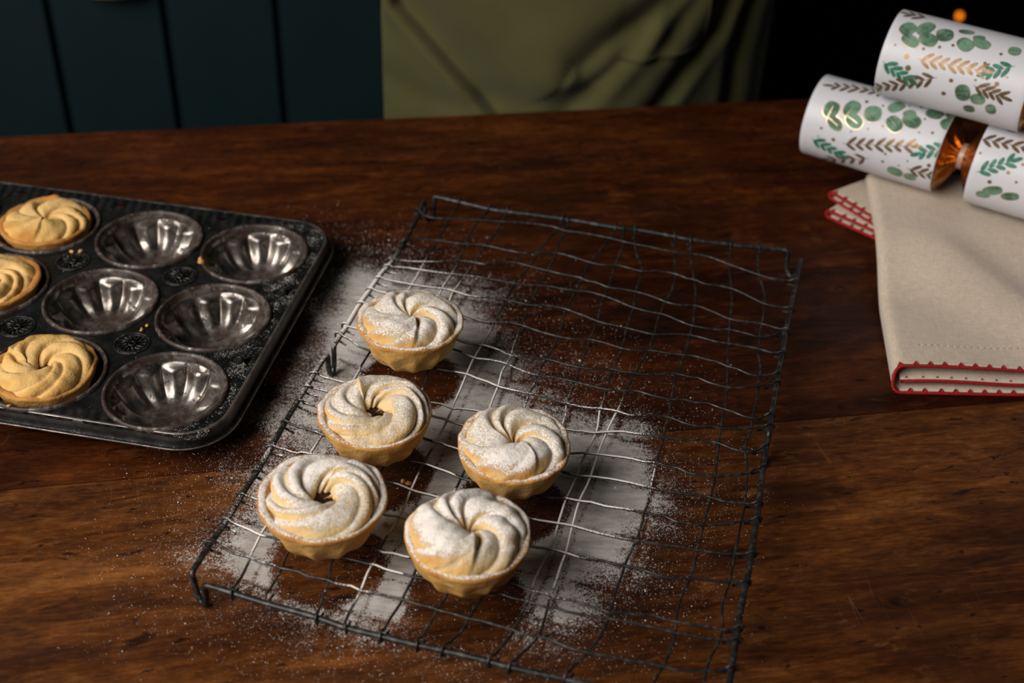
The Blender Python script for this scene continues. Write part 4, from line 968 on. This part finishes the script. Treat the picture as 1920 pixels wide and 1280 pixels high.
# patch pocket sewn on the apron
pb = pa(1340, 121); pl = pa(1085, 100)[0]
tsp = np.linspace((pb[0] - xm) / hw, (pl - xm) / hw, 60); zp = np.linspace(pb[1], pb[1] + 0.19, 40)
P = np.array([[apron_pt(t, z, 0.0026 - 0.0050 * float(sstep(0.45, 0.95, k / 59))) for z in zp] for k, t in enumerate(tsp)])
pk = add('pocket', grid('pocket', P, M['apron']), ap); so = pk.modifiers.new('thickness', 'SOLIDIFY'); so.thickness = 0.0016; so.offset = 0
st_pts = [apron_pt(tsp[0] + 0.006 * np.sign(tsp[-1] - tsp[0]), z, 0.0046) for z in zp] ; st_pts = st_pts[::-1] + [apron_pt(t, zp[0] + 0.004, 0.0046) for t in tsp[:30]]
V, F_ = tube_vf(np.array(st_pts), 0.0005, 5); add('seam', mesh('seam', V, F_, M['apron']), pk)
for sx in (-1, 1):                                          # neck straps
    Ps = spline(np.array([[sx * .085, .128, 1.325], [sx * .082, .085, 1.42], [sx * .07, .0, 1.475], [sx * .03, -.075, 1.46], [0, -.085, 1.455]]), 0.02)
    V, F_ = tube_vf(Ps, 0.007, 6); add('neck_strap', mesh('neck_strap', V, F_, M['apron']), person)

# ------------------------------------------------------------------ brass cup handle on the boards, fairy light on the floor beyond
hp = at_wall(214, -35)
ch_ = tag(empty('cup_handle', (hp[0], hp[1], hp[2]), TYAW), 'small aged brass cup handle on the teal boards', 'handle')
rows = []
for t in np.linspace(0, PI, 25):
    rows.append([(0.036 * math.cos(t) * k, -0.0008 - 0.024 * math.sin(t) ** 0.7 * math.sin(q), -0.010 + 0.026 * math.sin(t) ** 0.6 * math.cos(q) * k) for q, k in zip(np.linspace(0, PI / 2, 8), np.ones(8))])
add('shell', grid('shell', np.array(rows), M['brass']), ch_)
V, F_ = box_vf(-0.042, 0.042, -0.0022, 0.0, -0.010, 0.022, 0.0006); add('back_plate', mesh('back_plate', V, F_, M['brass'], False), ch_)
bl_ = at_z(1799, 30, ZF + 0.010)
fl = tag(empty('fairy_light', (bl_[0], bl_[1], ZF)), 'tiny warm orange fairy light glowing in the dark background', 'light')
th = np.arange(12) * 2 * PI / 12
P = np.array([[(0.007 * math.sin(a) * math.cos(q), 0.007 * math.sin(a) * math.sin(q), 0.010 - 0.008 * math.cos(a)) for a in np.linspace(0, PI, 8)] for q in th])
add('bulb', grid('bulb', P, M['bulb'], True), fl)
V, F_ = tube_vf(spline(np.array([[0.0, 0, 0.003], [0.05, 0.02, 0.003], [0.12, -0.01, 0.003], [0.2, 0.03, 0.003]]), 0.01), 0.0018, 6); add('flex', mesh('flex', V, F_, M['flex']), fl)
